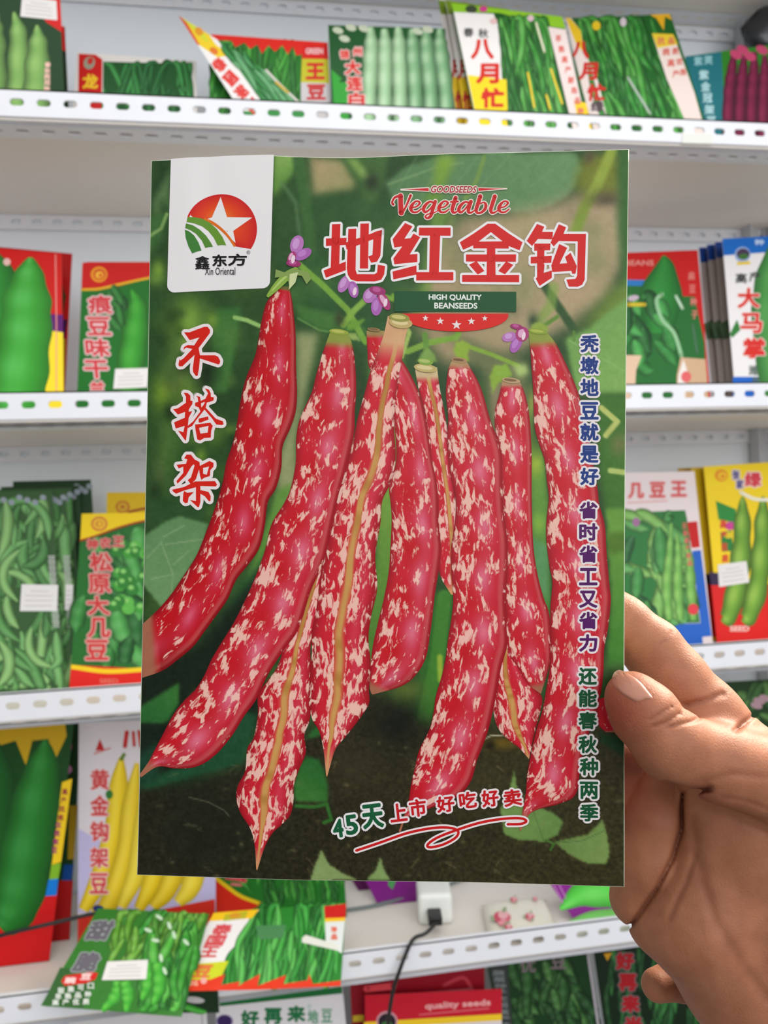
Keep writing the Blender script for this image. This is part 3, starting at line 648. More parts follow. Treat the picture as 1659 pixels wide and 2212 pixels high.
bean([(976, 780), (968, 800), (963, 850), (968, 900), (966, 943), (970, 1009), (981, 1056), (985, 1090), (982, 1132), (975, 1180), (974, 1230), (979, 1288), (976, 1331), (968, 1380), (963, 1420), (954, 1462), (942, 1502), (936, 1543), (927, 1578), (906, 1620), (896, 1660), (887, 1700), (882, 1735), (872, 1766), (861, 1797)],
     [(1007, 780), (1028, 815), (1043, 850), (1059, 906), (1075, 949), (1084, 985), (1085, 1049), (1088, 1109), (1096, 1165), (1097, 1231), (1092, 1285), (1094, 1347), (1096, 1395), (1083, 1443), (1074, 1495), (1065, 1540), (1055, 1580), (1042, 1617), (1031, 1645), (1020, 1685), (1004, 1710), (980, 1728), (930, 1748), (880, 1768), (865, 1800)], 'side', .54, .15, cap=(0.02, (190, 160, 110)))
bean([(1142, 717), (1144, 740), (1148, 790), (1152, 850), (1155, 920), (1165, 959), (1177, 995), (1182, 1040), (1186, 1076), (1181, 1125), (1181, 1168), (1188, 1225), (1194, 1260), (1190, 1314), (1190, 1427), (1180, 1496), (1172, 1539), (1158, 1586), (1148, 1632), (1140, 1678), (1137, 1718), (1132, 1746), (1123, 1796)],
     [(1181, 717), (1202, 743), (1221, 781), (1238, 818), (1251, 852), (1268, 915), (1278, 980), (1291, 1049), (1296, 1090), (1308, 1135), (1312, 1198), (1318, 1264), (1321, 1300), (1314, 1364), (1307, 1400), (1304, 1466), (1294, 1523), (1272, 1590), (1256, 1650), (1246, 1716), (1212, 1738), (1150, 1758), (1126, 1799)], 'side', .53, .0, cap=GC)

# --- printed flowers
fl = [((643, 532, 14, 20, .3), (656, 553, 20, 11, -.5), (632, 560, 8, 14, .4), (636, 573, 16, 7, .1)), ((744, 616, 11, 20, .5), (764, 628, 11, 18, -.2)),
      ((800, 640, 14, 18, .6), (814, 664, 12, 20, .1), (830, 652, 10, 22, -.5), (816, 630, 18, 9, .2)), ((1100, 728, 16, 10, -.3), (1115, 744, 11, 20, .5), (1128, 722, 14, 16, .3), (1116, 706, 14, 6, .2))]
N0 = H.n
for gi, g in enumerate(fl):
    H.n = N0; PF = 'printed_flower#%d' % gi
    for i, (x, y, rx, ry, ro) in enumerate(g):
        H.ell(PF, x, y, rx, ry, ((186, 120, 186), (172, 100, 176), (176, 60, 120), (160, 50, 110))[i], ro)
        H.ell(PF, x - 2, y - 2, rx * .5, ry * .6, ((206, 156, 210), (190, 128, 198), (226, 170, 200), (190, 90, 150))[i], ro)
    x, y = g[min(2, len(g) - 1)][:2]; H.ell(PF, x + 3, y + 4, 4, 9, (240, 214, 226), .2)

# --- calyxes and necks at the pod tops
H.n = N0
for x, y, rx, ry, c1, c2 in ((733, 719, 21, 6, (150, 168, 62), (190, 190, 96)), (992, 779, 17, 6, (176, 140, 96), (120, 90, 60)), (1104, 822, 20, 6, (190, 160, 120), (130, 100, 66)), (1162, 716, 21, 6, (140, 164, 60), (176, 186, 80)),
                             (919, 796, 25, 9, (196, 176, 110), (222, 206, 150)), (919, 782, 17, 8, (132, 168, 70), (176, 196, 110)), (866, 699, 25, 12, (196, 172, 110), (226, 206, 150)), (863, 688, 22, 9, (150, 150, 70), (206, 196, 120)), (808, 714, 14, 4, (150, 120, 80), (120, 100, 60))):
    H.ell('printed_stems', x, y, rx, ry, c1, .12); H.ell('printed_stems', x - 2, y - 1, rx * .7, ry * .5, c2, .12)
H.stroke('printed_stems', [(582, 642), (600, 622), (622, 600), (640, 588)], [8, 16, 18, 14], (140, 176, 70)); H.stroke('printed_stems', [(590, 632), (612, 608), (630, 594)], [3, 5, 4], (176, 204, 110))
H.poly('printed_stems', [(598, 586), (616, 592), (640, 584), (668, 592), (674, 606), (664, 618), (654, 600), (640, 598), (628, 626), (622, 600), (596, 604)], (136, 160, 86)); H.poly('printed_stems', [(628, 596), (646, 592), (640, 614), (626, 630)], (206, 216, 160))
# --- logo patch
def rrect(x0, y0, x1, y1, r, slant0=0.0, slant1=0.0):
    return None
H.n = N0
off = H.lift(); nx_, ny_ = 24, 40
V, Fc = [], []
for j in range(ny_ + 1):
    for i in range(nx_ + 1):
        v = j / 24 * 0.94 if j <= 24 else 0.94 + 0.06 * math.sin((j - 24) / 16 * math.pi / 2); xl = 371 + (363 - 371) * v; xr = 593.5 + (585 - 593.5) * v
        r = 16.0; yb = 634 + (626 - 634) * (i / nx_); yt = 346 - 7 * (i / nx_) - 1.2 * math.sin(3.1 * i / nx_)
        y = yt + (yb - yt) * v; ins = 0.0
        if yb - y < r: ins = r - math.sqrt(max(0.0, r * r - (r - (yb - y)) ** 2))
        V.append(H.hit(xl + ins + (xr - xl - 2 * ins) * i / nx_, y, off))
lp = H.part('logo_patch'); lp.add(V, [(j * (nx_ + 1) + i, (j + 1) * (nx_ + 1) + i, (j + 1) * (nx_ + 1) + i + 1, j * (nx_ + 1) + i + 1) for j in range(ny_) for i in range(nx_)], rgba((236, 232, 232)))
K = lambda pts: [(280 + x / 3.0164, 300 + y / 3.0164) for x, y in pts]
arc = lambda a0, a1, n=40: [(603 + 234 * math.cos(math.radians(a0 + (a1 - a0) * k / n)), 601 - 229 * math.sin(math.radians(a0 + (a1 - a0) * k / n))) for k in range(n + 1)]
red = arc(159, -34) + [(748, 722), (696, 712), (660, 665), (620, 620), (560, 572), (480, 536), (388, 520)]
off = H.lift(); cen = (590, 520)
ring_ = [red[i] for i in range(len(red))]
P_ = K([cen] + [(cen[0] + (x - cen[0]) * .5, cen[1] + (y - cen[1]) * .5) for x, y in ring_] + ring_); n_ = len(ring_)
cols = [rgba((238, 128, 40))] + [rgba((228, 74, 34))] * n_ + [rgba((204, 32, 36))] * n_
H.part('emblem').add([H.hit(x, y, off) for x, y in P_], [(0, 1 + k, 1 + (k + 1) % n_) for k in range(n_)] + [(1 + k, 1 + n_ + k, 1 + n_ + (k + 1) % n_, 1 + (k + 1) % n_) for k in range(n_)], cols)
H.poly('emblem', K([(600, 390), (642, 522), (806, 526), (682, 612), (698, 690), (640, 640), (576, 584), (500, 535), (542, 522)]), (238, 234, 234))
sw = spline([(490, 532), (545, 556), (600, 596), (650, 648), (694, 712)], 6)
H.stroke('emblem', K([tuple(q) for q in sw]), [7 - 0.1 * k for k in range(len(sw))], (226, 112, 30), False, cap=False)
for pts, c1 in (([(386, 521), (430, 521), (480, 530), (530, 556), (575, 598), (612, 650), (637, 704), (608, 702), (580, 704), (556, 655), (520, 610), (480, 580), (430, 562), (380, 553)], (104, 150, 52)),
            ([(376, 562), (420, 574), (465, 602), (505, 640), (534, 682), (550, 712), (524, 714), (500, 720), (478, 672), (440, 628), (405, 606), (371, 592)], (86, 138, 54)),
            ([(369, 602), (400, 616), (430, 642), (456, 684), (476, 736), (446, 744), (416, 756), (392, 710), (374, 655)], (66, 128, 56))):
    H.poly('emblem', K(pts), c1)
H.text('logo_lettering', '鑫', 424, 556, 455, 585, (24, 22, 24), .7); H.text('logo_lettering', '东', 461, 553, 493, 579, (24, 22, 24), 1.0); H.text('logo_lettering', '方', 495, 552, 536, 578, (24, 22, 24), 1.0)
H.text('logo_lettering', '®', 535, 545, 543, 553, (60, 60, 60)); H.text('logo_lettering', 'Xin Oriental', 445, 581, 511, 597, (52, 50, 54), .1)

# --- title
H.n = N0
RED, WH = (214, 36, 32), (240, 236, 236)
Tt = lambda pts: [(690 + x / 2.765, 470 + y / 2.765) for x, y in pts]
title = [[(78, 50), (128, 48), (121, 300), (70, 318)], [(42, 135), (165, 130), (162, 172), (42, 180)], [(28, 325), (160, 270), (160, 322), (42, 368)],
 [(175, 78), (222, 75), (218, 320), (226, 345), (330, 345), (345, 335), (350, 288), (393, 295), (388, 345), (370, 378), (330, 388), (225, 388), (190, 378), (172, 350), (165, 310)],
 [(246, 45), (297, 43), (292, 312), (243, 312)], [(155, 160), (375, 80), (372, 118), (165, 200)], [(325, 95), (375, 80), (365, 235), (345, 270), (310, 277), (292, 240), (318, 230)],
 [(512, 38), (556, 58), (508, 132), (545, 128), (562, 100), (602, 122), (540, 225), (585, 222), (585, 270), (448, 285), (442, 250), (495, 178), (448, 185), (438, 135)],
 [(437, 328), (580, 290), (580, 345), (442, 375)], [(595, 65), (783, 63), (783, 112), (593, 112)], [(660, 100), (722, 100), (712, 345), (655, 345)], [(578, 330), (800, 328), (800, 378), (578, 380)],
 [(838, 150), (920, 98), (1005, 38), (1050, 38), (1130, 95), (1213, 148), (1195, 196), (1128, 170), (1024, 88), (925, 165), (858, 195)], [(918, 145), (1132, 142), (1130, 186), (918, 186)],
 [(1000, 180), (1050, 180), (1052, 350), (998, 350)], [(875, 222), (1175, 220), (1173, 265), (875, 265)], [(893, 283), (938, 262), (985, 320), (945, 342)], [(1115, 262), (1158, 283), (1108, 340), (1068, 320)],
 [(852, 345), (1193, 343), (1193, 387), (852, 387)],
 [(1300, 38), (1343, 55), (1330, 85), (1395, 85), (1392, 130), (1305, 128), (1270, 170), (1238, 140)], [(1283, 155), (1380, 155), (1378, 195), (1283, 198)], [(1262, 235), (1388, 228), (1385, 270), (1262, 275)],
 [(1300, 160), (1345, 160), (1340, 320), (1300, 320)], [(1300, 280), (1345, 280), (1340, 330), (1388, 315), (1388, 360), (1315, 408), (1292, 365), (1300, 355)],
 [(1430, 40), (1473, 58), (1458, 97), (1592, 97), (1585, 370), (1570, 400), (1545, 412), (1490, 412), (1475, 370), (1530, 365), (1540, 345), (1543, 142), (1430, 140), (1400, 172), (1380, 150)],
 [(1432, 158), (1480, 180), (1435, 275), (1480, 272), (1467, 235), (1500, 210), (1538, 290), (1530, 335), (1510, 335), (1505, 318), (1390, 325), (1385, 285)]]
H.polyo('title_lettering', [Tt(p) for p in title], RED, WH, 5.0)
# --- brush characters at left
B3 = lambda pts: [(340 + x / 5.144, 680 + y / 5.144) for x, y in pts]
brush = [[(308, 205), (370, 205), (530, 145), (570, 145), (597, 180), (595, 215), (470, 380), (485, 460), (650, 460), (685, 475), (710, 520), (705, 550), (690, 562), (485, 495), (475, 600), (460, 685), (440, 690), (408, 645), (405, 600), (425, 455), (290, 580), (255, 583), (245, 560), (258, 500), (270, 515), (305, 490), (400, 390), (330, 375), (298, 402), (310, 365), (350, 345), (420, 350), (478, 262), (370, 292)],
 [(305, 872), (350, 878), (378, 905), (380, 960), (403, 965), (400, 1000), (362, 1055), (360, 1085), (400, 1075), (360, 1150), (350, 1250), (330, 1400), (322, 1402), (240, 1290), (300, 1310), (315, 1240), (215, 1270), (198, 1200), (315, 1150), (320, 1085), (240, 1115), (185, 1055), (240, 1045), (328, 985), (330, 920)],
 [(440, 905), (485, 920), (495, 975), (500, 1035), (545, 1035), (660, 1160), (740, 1190), (745, 1225), (725, 1232), (665, 1225), (620, 1160), (535, 1060), (440, 1180), (400, 1240), (350, 1265), (350, 1240), (410, 1190), (490, 1080), (470, 1035), (430, 1020), (430, 985), (465, 975), (460, 930)],
 [(490, 965), (545, 940), (575, 880), (540, 825), (585, 840), (605, 880), (605, 920), (640, 925), (635, 960), (560, 985), (548, 1040), (500, 1040), (530, 1000), (540, 975), (492, 992)],
 [(470, 1160), (575, 1135), (580, 1170), (490, 1205), (470, 1200)],
 [(430, 1225), (475, 1262), (490, 1325), (570, 1315), (580, 1240), (475, 1262), (430, 1225), (600, 1205), (627, 1240), (610, 1290), (605, 1370), (530, 1375), (485, 1402), (455, 1390), (435, 1280)],
 [(225, 1670), (330, 1660), (345, 1610), (310, 1600), (335, 1558), (385, 1558), (425, 1610), (480, 1640), (485, 1690), (440, 1830), (385, 1890), (350, 1840), (385, 1810), (425, 1680), (415, 1665), (390, 1690), (330, 1790), (235, 1880), (225, 1850), (300, 1760), (300, 1690), (250, 1712)],
 [(470, 1690), (520, 1705), (520, 1770), (560, 1780), (585, 1690), (520, 1705), (470, 1690), (590, 1628), (635, 1650), (635, 1690), (600, 1730), (595, 1795), (530, 1815), (500, 1838), (485, 1790)],
 [(178, 1945), (310, 1915), (430, 1855), (650, 1850), (675, 1890), (660, 1910), (490, 1905), (310, 1955), (220, 1990), (185, 1965)], [(440, 1870), (490, 1875), (490, 2080), (475, 2135), (460, 2140), (375, 2060), (440, 2070)],
 [(310, 1960), (345, 1980), (420, 1970), (360, 2030), (350, 2090), (320, 2095), (295, 2070), (300, 1990)], [(490, 1950), (580, 1970), (605, 2020), (600, 2075), (580, 2070), (540, 2020), (490, 1990)]]
H.n = N0
H.polyo('slogan_lettering', [B3(p) for p in brush], (214, 34, 20), (238, 226, 226), 6.6)
# --- script word and the line above it
S5 = lambda pts: [(830 + x / 5.53, 390 + y / 5.53) for x, y in pts]
e_ = lambda dx, dy: ([(325 + dx, 338 + dy), (385 + dx, 322 + dy), (424 + dx, 282 + dy), (408 + dx, 260 + dy), (372 + dx, 262 + dy), (330 + dx, 308 + dy), (318 + dx, 352 + dy), (345 + dx, 388 + dy), (395 + dx, 384 + dy), (440 + dx, 350 + dy)], [13, 17, 24, 20, 20, 36, 38, 24, 20, 14])
word = [([(110, 300), (96, 276), (122, 222), (172, 200), (208, 204)], [26, 22, 24, 28, 30]), ([(196, 195), (198, 300), (204, 400)], [52, 52, 56]), ([(222, 396), (270, 300), (316, 190)], [20, 22, 28]), e_(0, 0),
 ([(590, 275), (545, 262), (495, 300), (468, 352), (492, 386), (545, 350), (590, 290)], [24, 22, 34, 38, 26, 18, 18]), ([(610, 258), (580, 350), (556, 430), (516, 460), (490, 440), (520, 412), (590, 395), (650, 360)], [36, 38, 34, 24, 18, 14, 12, 12]), e_(335, -3),
 ([(852, 212), (828, 290), (812, 350), (824, 388), (856, 384), (890, 356)], [44, 42, 40, 30, 20, 12]), ([(795, 262), (880, 256)], [20, 20]),
 ([(1010, 270), (965, 262), (915, 300), (890, 352), (912, 386), (960, 352), (1005, 290)], [24, 22, 34, 38, 26, 18, 18]), ([(1035, 255), (1008, 340), (1006, 380), (1036, 388), (1090, 352)], [40, 40, 34, 22, 12]),
 ([(1146, 192), (1120, 280), (1098, 350), (1112, 390), (1160, 384), (1205, 340), (1212, 290), (1186, 264), (1150, 280)], [46, 42, 38, 28, 26, 34, 32, 18, 14]), ([(1320, 192), (1292, 280), (1272, 350), (1284, 388), (1318, 384), (1370, 350)], [44, 42, 40, 30, 20, 12]), e_(1052, -8)]
H.n = N0
so = H.lift()
for k, (pts, ws) in enumerate(word): H.stroke('script_lettering', S5(pts), [(w + 24) / 5.53 for w in ws], (242, 230, 220), off=so + k * 7e-7)
so = H.lift()
for k, (pts, ws) in enumerate(word): H.stroke('script_lettering', S5(pts), [w * 1.12 / 5.53 for w in ws], (206, 34, 36), off=so + k * 7e-7)
for a_, b_ in (([(193, 112), (530, 88), (540, 92), (540, 146), (193, 132)], [(225, 118), (530, 100), (532, 136)]), ([(1118, 86), (1468, 94), (1468, 108), (1120, 140)], [(1124, 94), (1440, 101), (1124, 129)])):
    H.poly('script_lettering', S5(a_), (240, 228, 214)); H.poly('script_lettering', S5(b_), (206, 34, 40))
H.text('script_lettering', 'GOODSEEDS', 931, 403, 1029, 418, (176, 44, 56), .5, (240, 228, 214), 1.8, slant=.2)
# --- banner
H.n = N0 + 6
H.poly('banner', [(852, 631), (1115, 630.5), (1115, 674), (852, 675)], (30, 84, 46))
H.poly('banner', [(868, 679), (1098, 678)] + [(984 + 115 * math.cos(math.pi * k / 24), 678 + 39 * math.sin(math.pi * k / 24) ** .9) for k in range(1, 24)], (220, 38, 30))
H.text('banner_lettering', 'HIGH QUALITY', 926, 637, 1040, 651, (236, 240, 232), .5); H.text('banner_lettering', 'BEANSEEDS', 938, 655, 1031, 668, (236, 240, 232), .5)
for x, y, r in ((919, 689, 7), (951, 695, 8.5), (986, 703, 11), (1018, 695, 8.5), (1047, 688.5, 6.5)):
    H.poly('banner_lettering', [(x + (r if k % 2 == 0 else r * .4) * math.sin(k * math.pi / 5), y - (r if k % 2 == 0 else r * .4) * math.cos(k * math.pi / 5)) for k in range(10)], (240, 230, 226))
# --- vertical slogan
ys = [742, 789, 836, 887, 933, 981, 1029, 1102, 1149, 1197, 1246, 1295, 1341, 1390, 1462, 1510, 1558, 1610, 1658, 1709, 1757]
for i, ch in enumerate('秃墩地豆就是好省时省工又省力还能春秋种两季'):
    H.n = N0; x = 1274 if i < 7 else (1272 if i < 14 else 1271); x += 2.5 * (i > 17)
    H.text('vertical_lettering', ch, x - 20, ys[i] - 19, x + 20, ys[i] + 19, ((28, 58, 128), (84, 22, 96), (22, 84, 50))[i // 7], 1.5, (236, 228, 228), 4.4)
# --- bottom line
GRN = (24, 92, 56); H.n = N0
H.text('bottom_lettering', '4', 719, 1768, 742, 1809, GRN, 1.8, WH, 4.5, -.12); H.text('bottom_lettering', '5', 746, 1759, 773, 1803, GRN, 1.8, WH, 4.5, -.12); H.text('bottom_lettering', '天', 782, 1736, 828, 1790, GRN, 2.2, WH, 4.5, -.1)
for ch, x0, y0, x1, y1 in (('上', 842, 1736, 879, 1776), ('市', 884, 1727, 921, 1766), ('好', 943, 1721, 982, 1757), ('吃', 992, 1713, 1030, 1749), ('好', 1041, 1709, 1078, 1746), ('卖', 1089, 1708, 1128, 1745)):
    H.text('bottom_lettering', ch, x0, y0, x1, y1, (200, 28, 34), 1.3, (240, 226, 228), 4.2, -.11); H.n = N0 + 6
swsh = [(770, 1837), (820, 1821), (880, 1801), (935, 1791), (972, 1791), (990, 1799), (984, 1813), (958, 1827), (930, 1833), (924, 1827), (945, 1812), (990, 1795), (1040, 1780), (1090, 1772), (1126, 1771), (1138, 1777), (1126, 1783), (1098, 1784)]
H.stroke('bottom_lettering', swsh, 13, (240, 230, 230)); H.stroke('bottom_lettering', swsh, 5.6, (206, 26, 28))
def lay(mb):
    """cut large print elements finely and lay them on the curved foil"""
    b = bmesh.new(); cl = b.verts.layers.float_color.new('c'); vs = []
    for p, q in zip(mb.v, mb.c):
        v = b.verts.new(p); v[cl] = q if len(q) == 4 else tuple(q) + (1.0,); vs.append(v)
    for f in mb.f:
        try: b.faces.new([vs[i] for i in f])
        except ValueError: pass
    b.normal_update(); bmesh.ops.triangulate(b, faces=[f for f in b.faces if len(f.verts) > 3])
    for _ in range(5):
        es = [e for e in b.edges if (e.verts[0].co - e.verts[1].co).length > 22.0]
        if not es: break
        bmesh.ops.subdivide_edges(b, edges=es, cuts=1); bmesh.ops.triangulate(b, faces=[f for f in b.faces if len(f.verts) > 4])
    b.verts.index_update(); o = MB()
    o.add([H.surf(v.co.x, v.co.y, v.co.z * 1e-6) for v in b.verts], [tuple(v.index for v in f.verts) for f in b.faces], [tuple(q * INK for q in v[cl][:3]) + (1.0,) for v in b.verts]); b.free()
    return o
for nm, mb in [(k, lay(v)) for k, v in H.parts.items()]: pk(mb, nm.split('#')[0], M_held if nm != 'logo_patch' else M_paper, {'logo_patch': 'white logo patch'}.get(nm))
# ------------------------------------------------------------------ seed packets on the shelves
class Pack(Art):
    """a pouch standing on (or lying over) a shelf: a plane in the place, with its print traced onto it"""
    def __init__(s, label, shelf, tl, tr, br, bl, y=0.09, lean=9.0, yaw=0.0, color=(60, 130, 50), thick=0.006, group='seed packets on the shelves', m=None, side=None, plane=None, cat='seed packet', name='seed_packet'):
        Art.__init__(s, 0.00002)
        s.label, s.group, s.m, s.cat, s.name = label, group, m or M_print, cat, name
        s.zb = BOARDZ[shelf] + 0.0012
        if plane is None:
            mx = (bl[0] + br[0]) / 2; my = (bl[1] + br[1]) / 2
            p = at_y(mx, my, y); s.p0 = Vector((p.x, y, s.zb))
            a, w = math.radians(lean), math.radians(yaw)
            s.nrm = Vector((math.sin(w) * math.cos(a), -math.cos(w) * math.cos(a), math.sin(a)))
            def drop(t, b):                                   # follow the side edge down to the shelf board
                lo, hi = 0.0, 6.0
                for _ in range(40):
                    m_ = (lo + hi) / 2; q = s.raw(t[0] + (b[0] - t[0]) * m_, t[1] + (b[1] - t[1]) * m_)
                    if q.z > s.zb: lo = m_
                    else: hi = m_
                return (t[0] + (b[0] - t[0]) * lo, t[1] + (b[1] - t[1]) * lo)
            bl, br = drop(tl, bl), drop(tr, br)
            s.zmin = s.zb
        else:
            s.p0, s.nrm = plane; s.zmin = -9
        s.q = (tl, tr, br, bl)
        s.loc = (s.hit(*bl) + s.hit(*br)) / 2
        # pouch: printed front, sealed rim, filled back
        def Q(u, v): return ((tl[0] * (1 - u) + tr[0] * u) * (1 - v) + (bl[0] * (1 - u) + br[0] * u) * v, (tl[1] * (1 - u) + tr[1] * u) * (1 - v) + (bl[1] * (1 - u) + br[1] * u) * v)
        N = 12; Vf, Vb = [], []
        for j in range(N + 1):
            for i in range(N + 1):
                u, v = i / N, j / N; e = min(1.0, u / .12, (1 - u) / .12, v / .10, (1 - v) / .10)
                Vf.append(s.hit(*Q(u, v))); Vb.append(s.hit(*Q(u, v)) - s.nrm * (0.0006 + thick * e ** 0.6))
        W = N + 1; nf = len(Vf)
        fr = [(j * W + i, (j + 1) * W + i, (j + 1) * W + i + 1, j * W + i + 1) for j in range(N) for i in range(N)]
        rim = list(range(W)) + [j * W + N for j in range(1, W)] + [N * W + i for i in range(N - 1, -1, -1)] + [j * W for j in range(N - 1, 0, -1)]
        bk = rgba(side or mixc(color, (225, 225, 220), 0.5))
        s.part('pouch').add(Vf, fr, rgba(color))
        s.part('pouch').add(Vb, [f[::-1] for f in fr], bk)
        s.part('pouch').f += [(rim[k], rim[(k + 1) % len(rim)], rim[(k + 1) % len(rim)] + nf, rim[k] + nf) for k in range(len(rim))]
        s.n = 1
    def raw(s, px, py):
        r = ray(px, py); return CAM + r * ((s.p0 - CAM).dot(s.nrm) / r.dot(s.nrm))
    def hit(s, px, py, off=0.0):
        p = s.raw(px, py) + s.nrm * off
        if p.z < s.zmin:                                      # nothing printed below the pouch's foot
            w = Vector((0, 0, 1)) - s.nrm * s.nrm.z; p = p + w * ((s.zmin - p.z) / w.z)
        return p
    def sticker(s, pts):
        s.poly('price_sticker', pts, (232, 228, 226))
        (ax, ay), (bx, by), (cx_, cy_), (dx, dy) = pts
        for k in (0.25, 0.42, 0.6, 0.8):
            x0, y0 = ax + (dx - ax) * k, ay + (dy - ay) * k; x1, y1 = bx + (cx_ - bx) * k, by + (cy_ - by) * k
            a, b = (0.12, 0.86) if k != 0.25 else (0.25, 0.75)
            s.stroke('price_sticker', [(x0 + (x1 - x0) * a, y0 + (y1 - y0) * a), (x0 + (x1 - x0) * b, y0 + (y1 - y0) * b)], 1.6, (186, 182, 182), False, cap=False)
    def finish(s):
        root = thing(s.name, s.label, s.cat, tuple(s.loc), s.group)
        for nm, mb in s.parts.items():
            o = mb.build(nm.split('#')[0], s.m if nm != 'price_sticker' else M_paper, None, s.loc); o.parent = root; o.location = (0, 0, 0)
        return root
G1, G2, G3, G4 = (44, 132, 44), (70, 160, 66), (30, 96, 36), (110, 186, 96)
RD, YE, W_ = (212, 24, 20), (246, 214, 40), (240, 236, 236)
PT = 'picture'; LT = 'lettering'

# ============ top shelf
p = Pack('dark packet with pale green pods and a price sticker, far left of the top shelf', 1, (-60, -40), (128, -36), (138, 195), (-60, 192), 0.075, 6, color=(24, 62, 28))
p.poly(PT, [(40, -36), (128, -36), (134, 70), (100, 48)], RD)
for pts, ws in (([(-14, 20), (-18, 100), (-12, 300)], [10, 30, 26]), ([(30, 26), (40, 80), (38, 200), (34, 300)], [3, 20, 24, 24]), ([(80, 54), (82, 100), (78, 200), (80, 300)], [3, 22, 30, 30])):
    p.pod(PT, pts, ws, (122, 172, 88), (168, 206, 120), .9, 5, .55)
p.chars(LT, '春秋两用种', (103, 140), (101, 192), 13, 12, (236, 190, 176), .5)
p.sticker([(48, -8), (122, 2), (124, 44), (44, 36)]); p.finish()
p = Pack('red-edged dark packet half hidden behind the pale green pod packet on the top shelf', 1, (40, 30), (140, 58), (146, 190), (40, 190), 0.11, 8, color=(34, 52, 32)); p.poly(PT, [(124, 52), (139, 58), (142, 112), (128, 104)], RD); p.finish()
p = Pack('low packet with a red side panel and dark green beans on the top shelf', 1, (166, 112), (424, 132), (425, 205), (160, 196), 0.12, 14, color=(222, 216, 212))
p.poly(PT, [(170, 116), (206, 118), (221, 128), (219, 300), (168, 300)], (196, 22, 18)); p.poly(PT, [(223, 133), (412, 138), (414, 300), (221, 300)], (26, 82, 36))
p.podfill(PT, [(226, 136), (410, 140), (412, 290), (224, 290)], 46, 1.55, 130, 14, [(36, 120, 52), (48, 138, 62), (28, 100, 44)], .45, .2, 3)
p.ell('emblem', 193, 136, 12, 14, (150, 150, 130), .4); p.ell('emblem', 195, 132, 6, 8, (196, 40, 30), .4); p.text(LT, '龙', 178, 160, 212, 192, (236, 190, 40), 1.6); p.finish()
p = Pack('red-topped green bean packet with a stacked name column, behind the tipped-over packet', 1, (456, 74), (708, 92), (713, 215), (452, 208), 0.11, 9, color=(36, 116, 38))
p.podfill(PT, [(460, 92), (648, 100), (648, 300), (456, 300)], 60, 1.75, 120, 15, [(44, 140, 40), (60, 160, 50), (30, 110, 36)], .3, .4, 5)
p.poly(PT, [(456, 74), (708, 92), (708, 108), (640, 120), (632, 100), (622, 118), (610, 98), (594, 112), (580, 98), (566, 116), (556, 96), (540, 106), (528, 92), (508, 102), (500, 88), (456, 86)], (222, 36, 24))
p.poly(PT, [(654, 96), (708, 98), (710, 128), (652, 127)], (214, 28, 24)); p.poly(PT, [(652, 127), (710, 128), (712, 180), (650, 178)], (196, 190, 40)); p.poly(PT, [(650, 178), (712, 180), (716, 330), (650, 330)], (206, 200, 202))
p.text(LT, 'GREEN', 660, 104, 698, 117, (240, 200, 200), .5); p.text(LT, '王', 660, 136, 702, 172, (206, 36, 30), 2); p.text(LT, '豆', 662, 182, 704, 216, (196, 60, 60), 2); p.finish()
p = Pack('packet with a white name strip, tipped over to the left on the top shelf', 1, (386, 34), (576, 154), (660, 232), (520, 232), 0.085, 12, color=(56, 140, 68))
p.poly(PT, [(386, 34), (470, 86), (580, 240), (520, 240)], (238, 234, 232)); p.poly(PT, [(386, 34), (452, 75), (466, 96), (500, 120), (470, 124), (428, 96), (424, 84)], (236, 204, 40)); p.poly(PT, [(386, 34), (400, 44), (432, 98), (426, 96)], (214, 60, 40))
p.poly(PT, [(392, 38), (436, 66), (452, 92), (440, 86)], (206, 214, 60)); p.ell('emblem', 430, 68, 10, 8, (222, 150, 40), .8); p.ell('emblem', 462, 110, 10, 7, (222, 120, 40), .6)
p.chars(LT, '泰国架豆', (474, 140), (546, 228), 32, 26, (222, 66, 60), 1.6, rot=.75)
p.podfill(PT, [(480, 96), (560, 150), (640, 230), (590, 234)], 26, .95, 90, 14, [(70, 160, 90), (96, 170, 110), (40, 130, 60)], .15, .2, 8); p.stroke(PT, [(575, 152), (604, 182), (650, 226)], 5, (214, 210, 200)); p.stroke(PT, [(596, 178), (622, 200)], 5, (206, 170, 50)); p.finish()
p = Pack('dark green packet with pale whitish-green pods and red white-rimmed characters', 1, (709, 54), (962, 62), (966, 226), (716, 222), 0.10, 9, color=(24, 84, 36))
for k in range(6):
    x = 800 + 30 * k; p.pod(PT, [(x, 58 + 4 * (k % 2)), (x + 2, 110), (x - 2 + 3 * k, 200), (x + 4 * k - 4, 320)], [7, 17, 16, 15], (160, 204, 154) if k < 3 else (118, 172, 120), (222, 240, 214), .7, 6, .6)
p.poly(PT, [(716, 150), (738, 170), (732, 178), (752, 178), (754, 300), (726, 300)], (50, 160, 52))
for x, y in ((730, 66), (758, 60), (786, 62), (902, 68), (924, 64), (744, 84)): p.ell(PT, x, y, 12, 7, (196, 206, 180), .3)
p.chars(LT, '锦州', (744, 118), (772, 112), 20, 20, (220, 70, 60), .8, (232, 200, 196), 2); p.chars(LT, '大连白', (762, 146), (770, 216), 34, 31, (212, 40, 36), 1.4, (232, 196, 190), 2.6); p.finish()
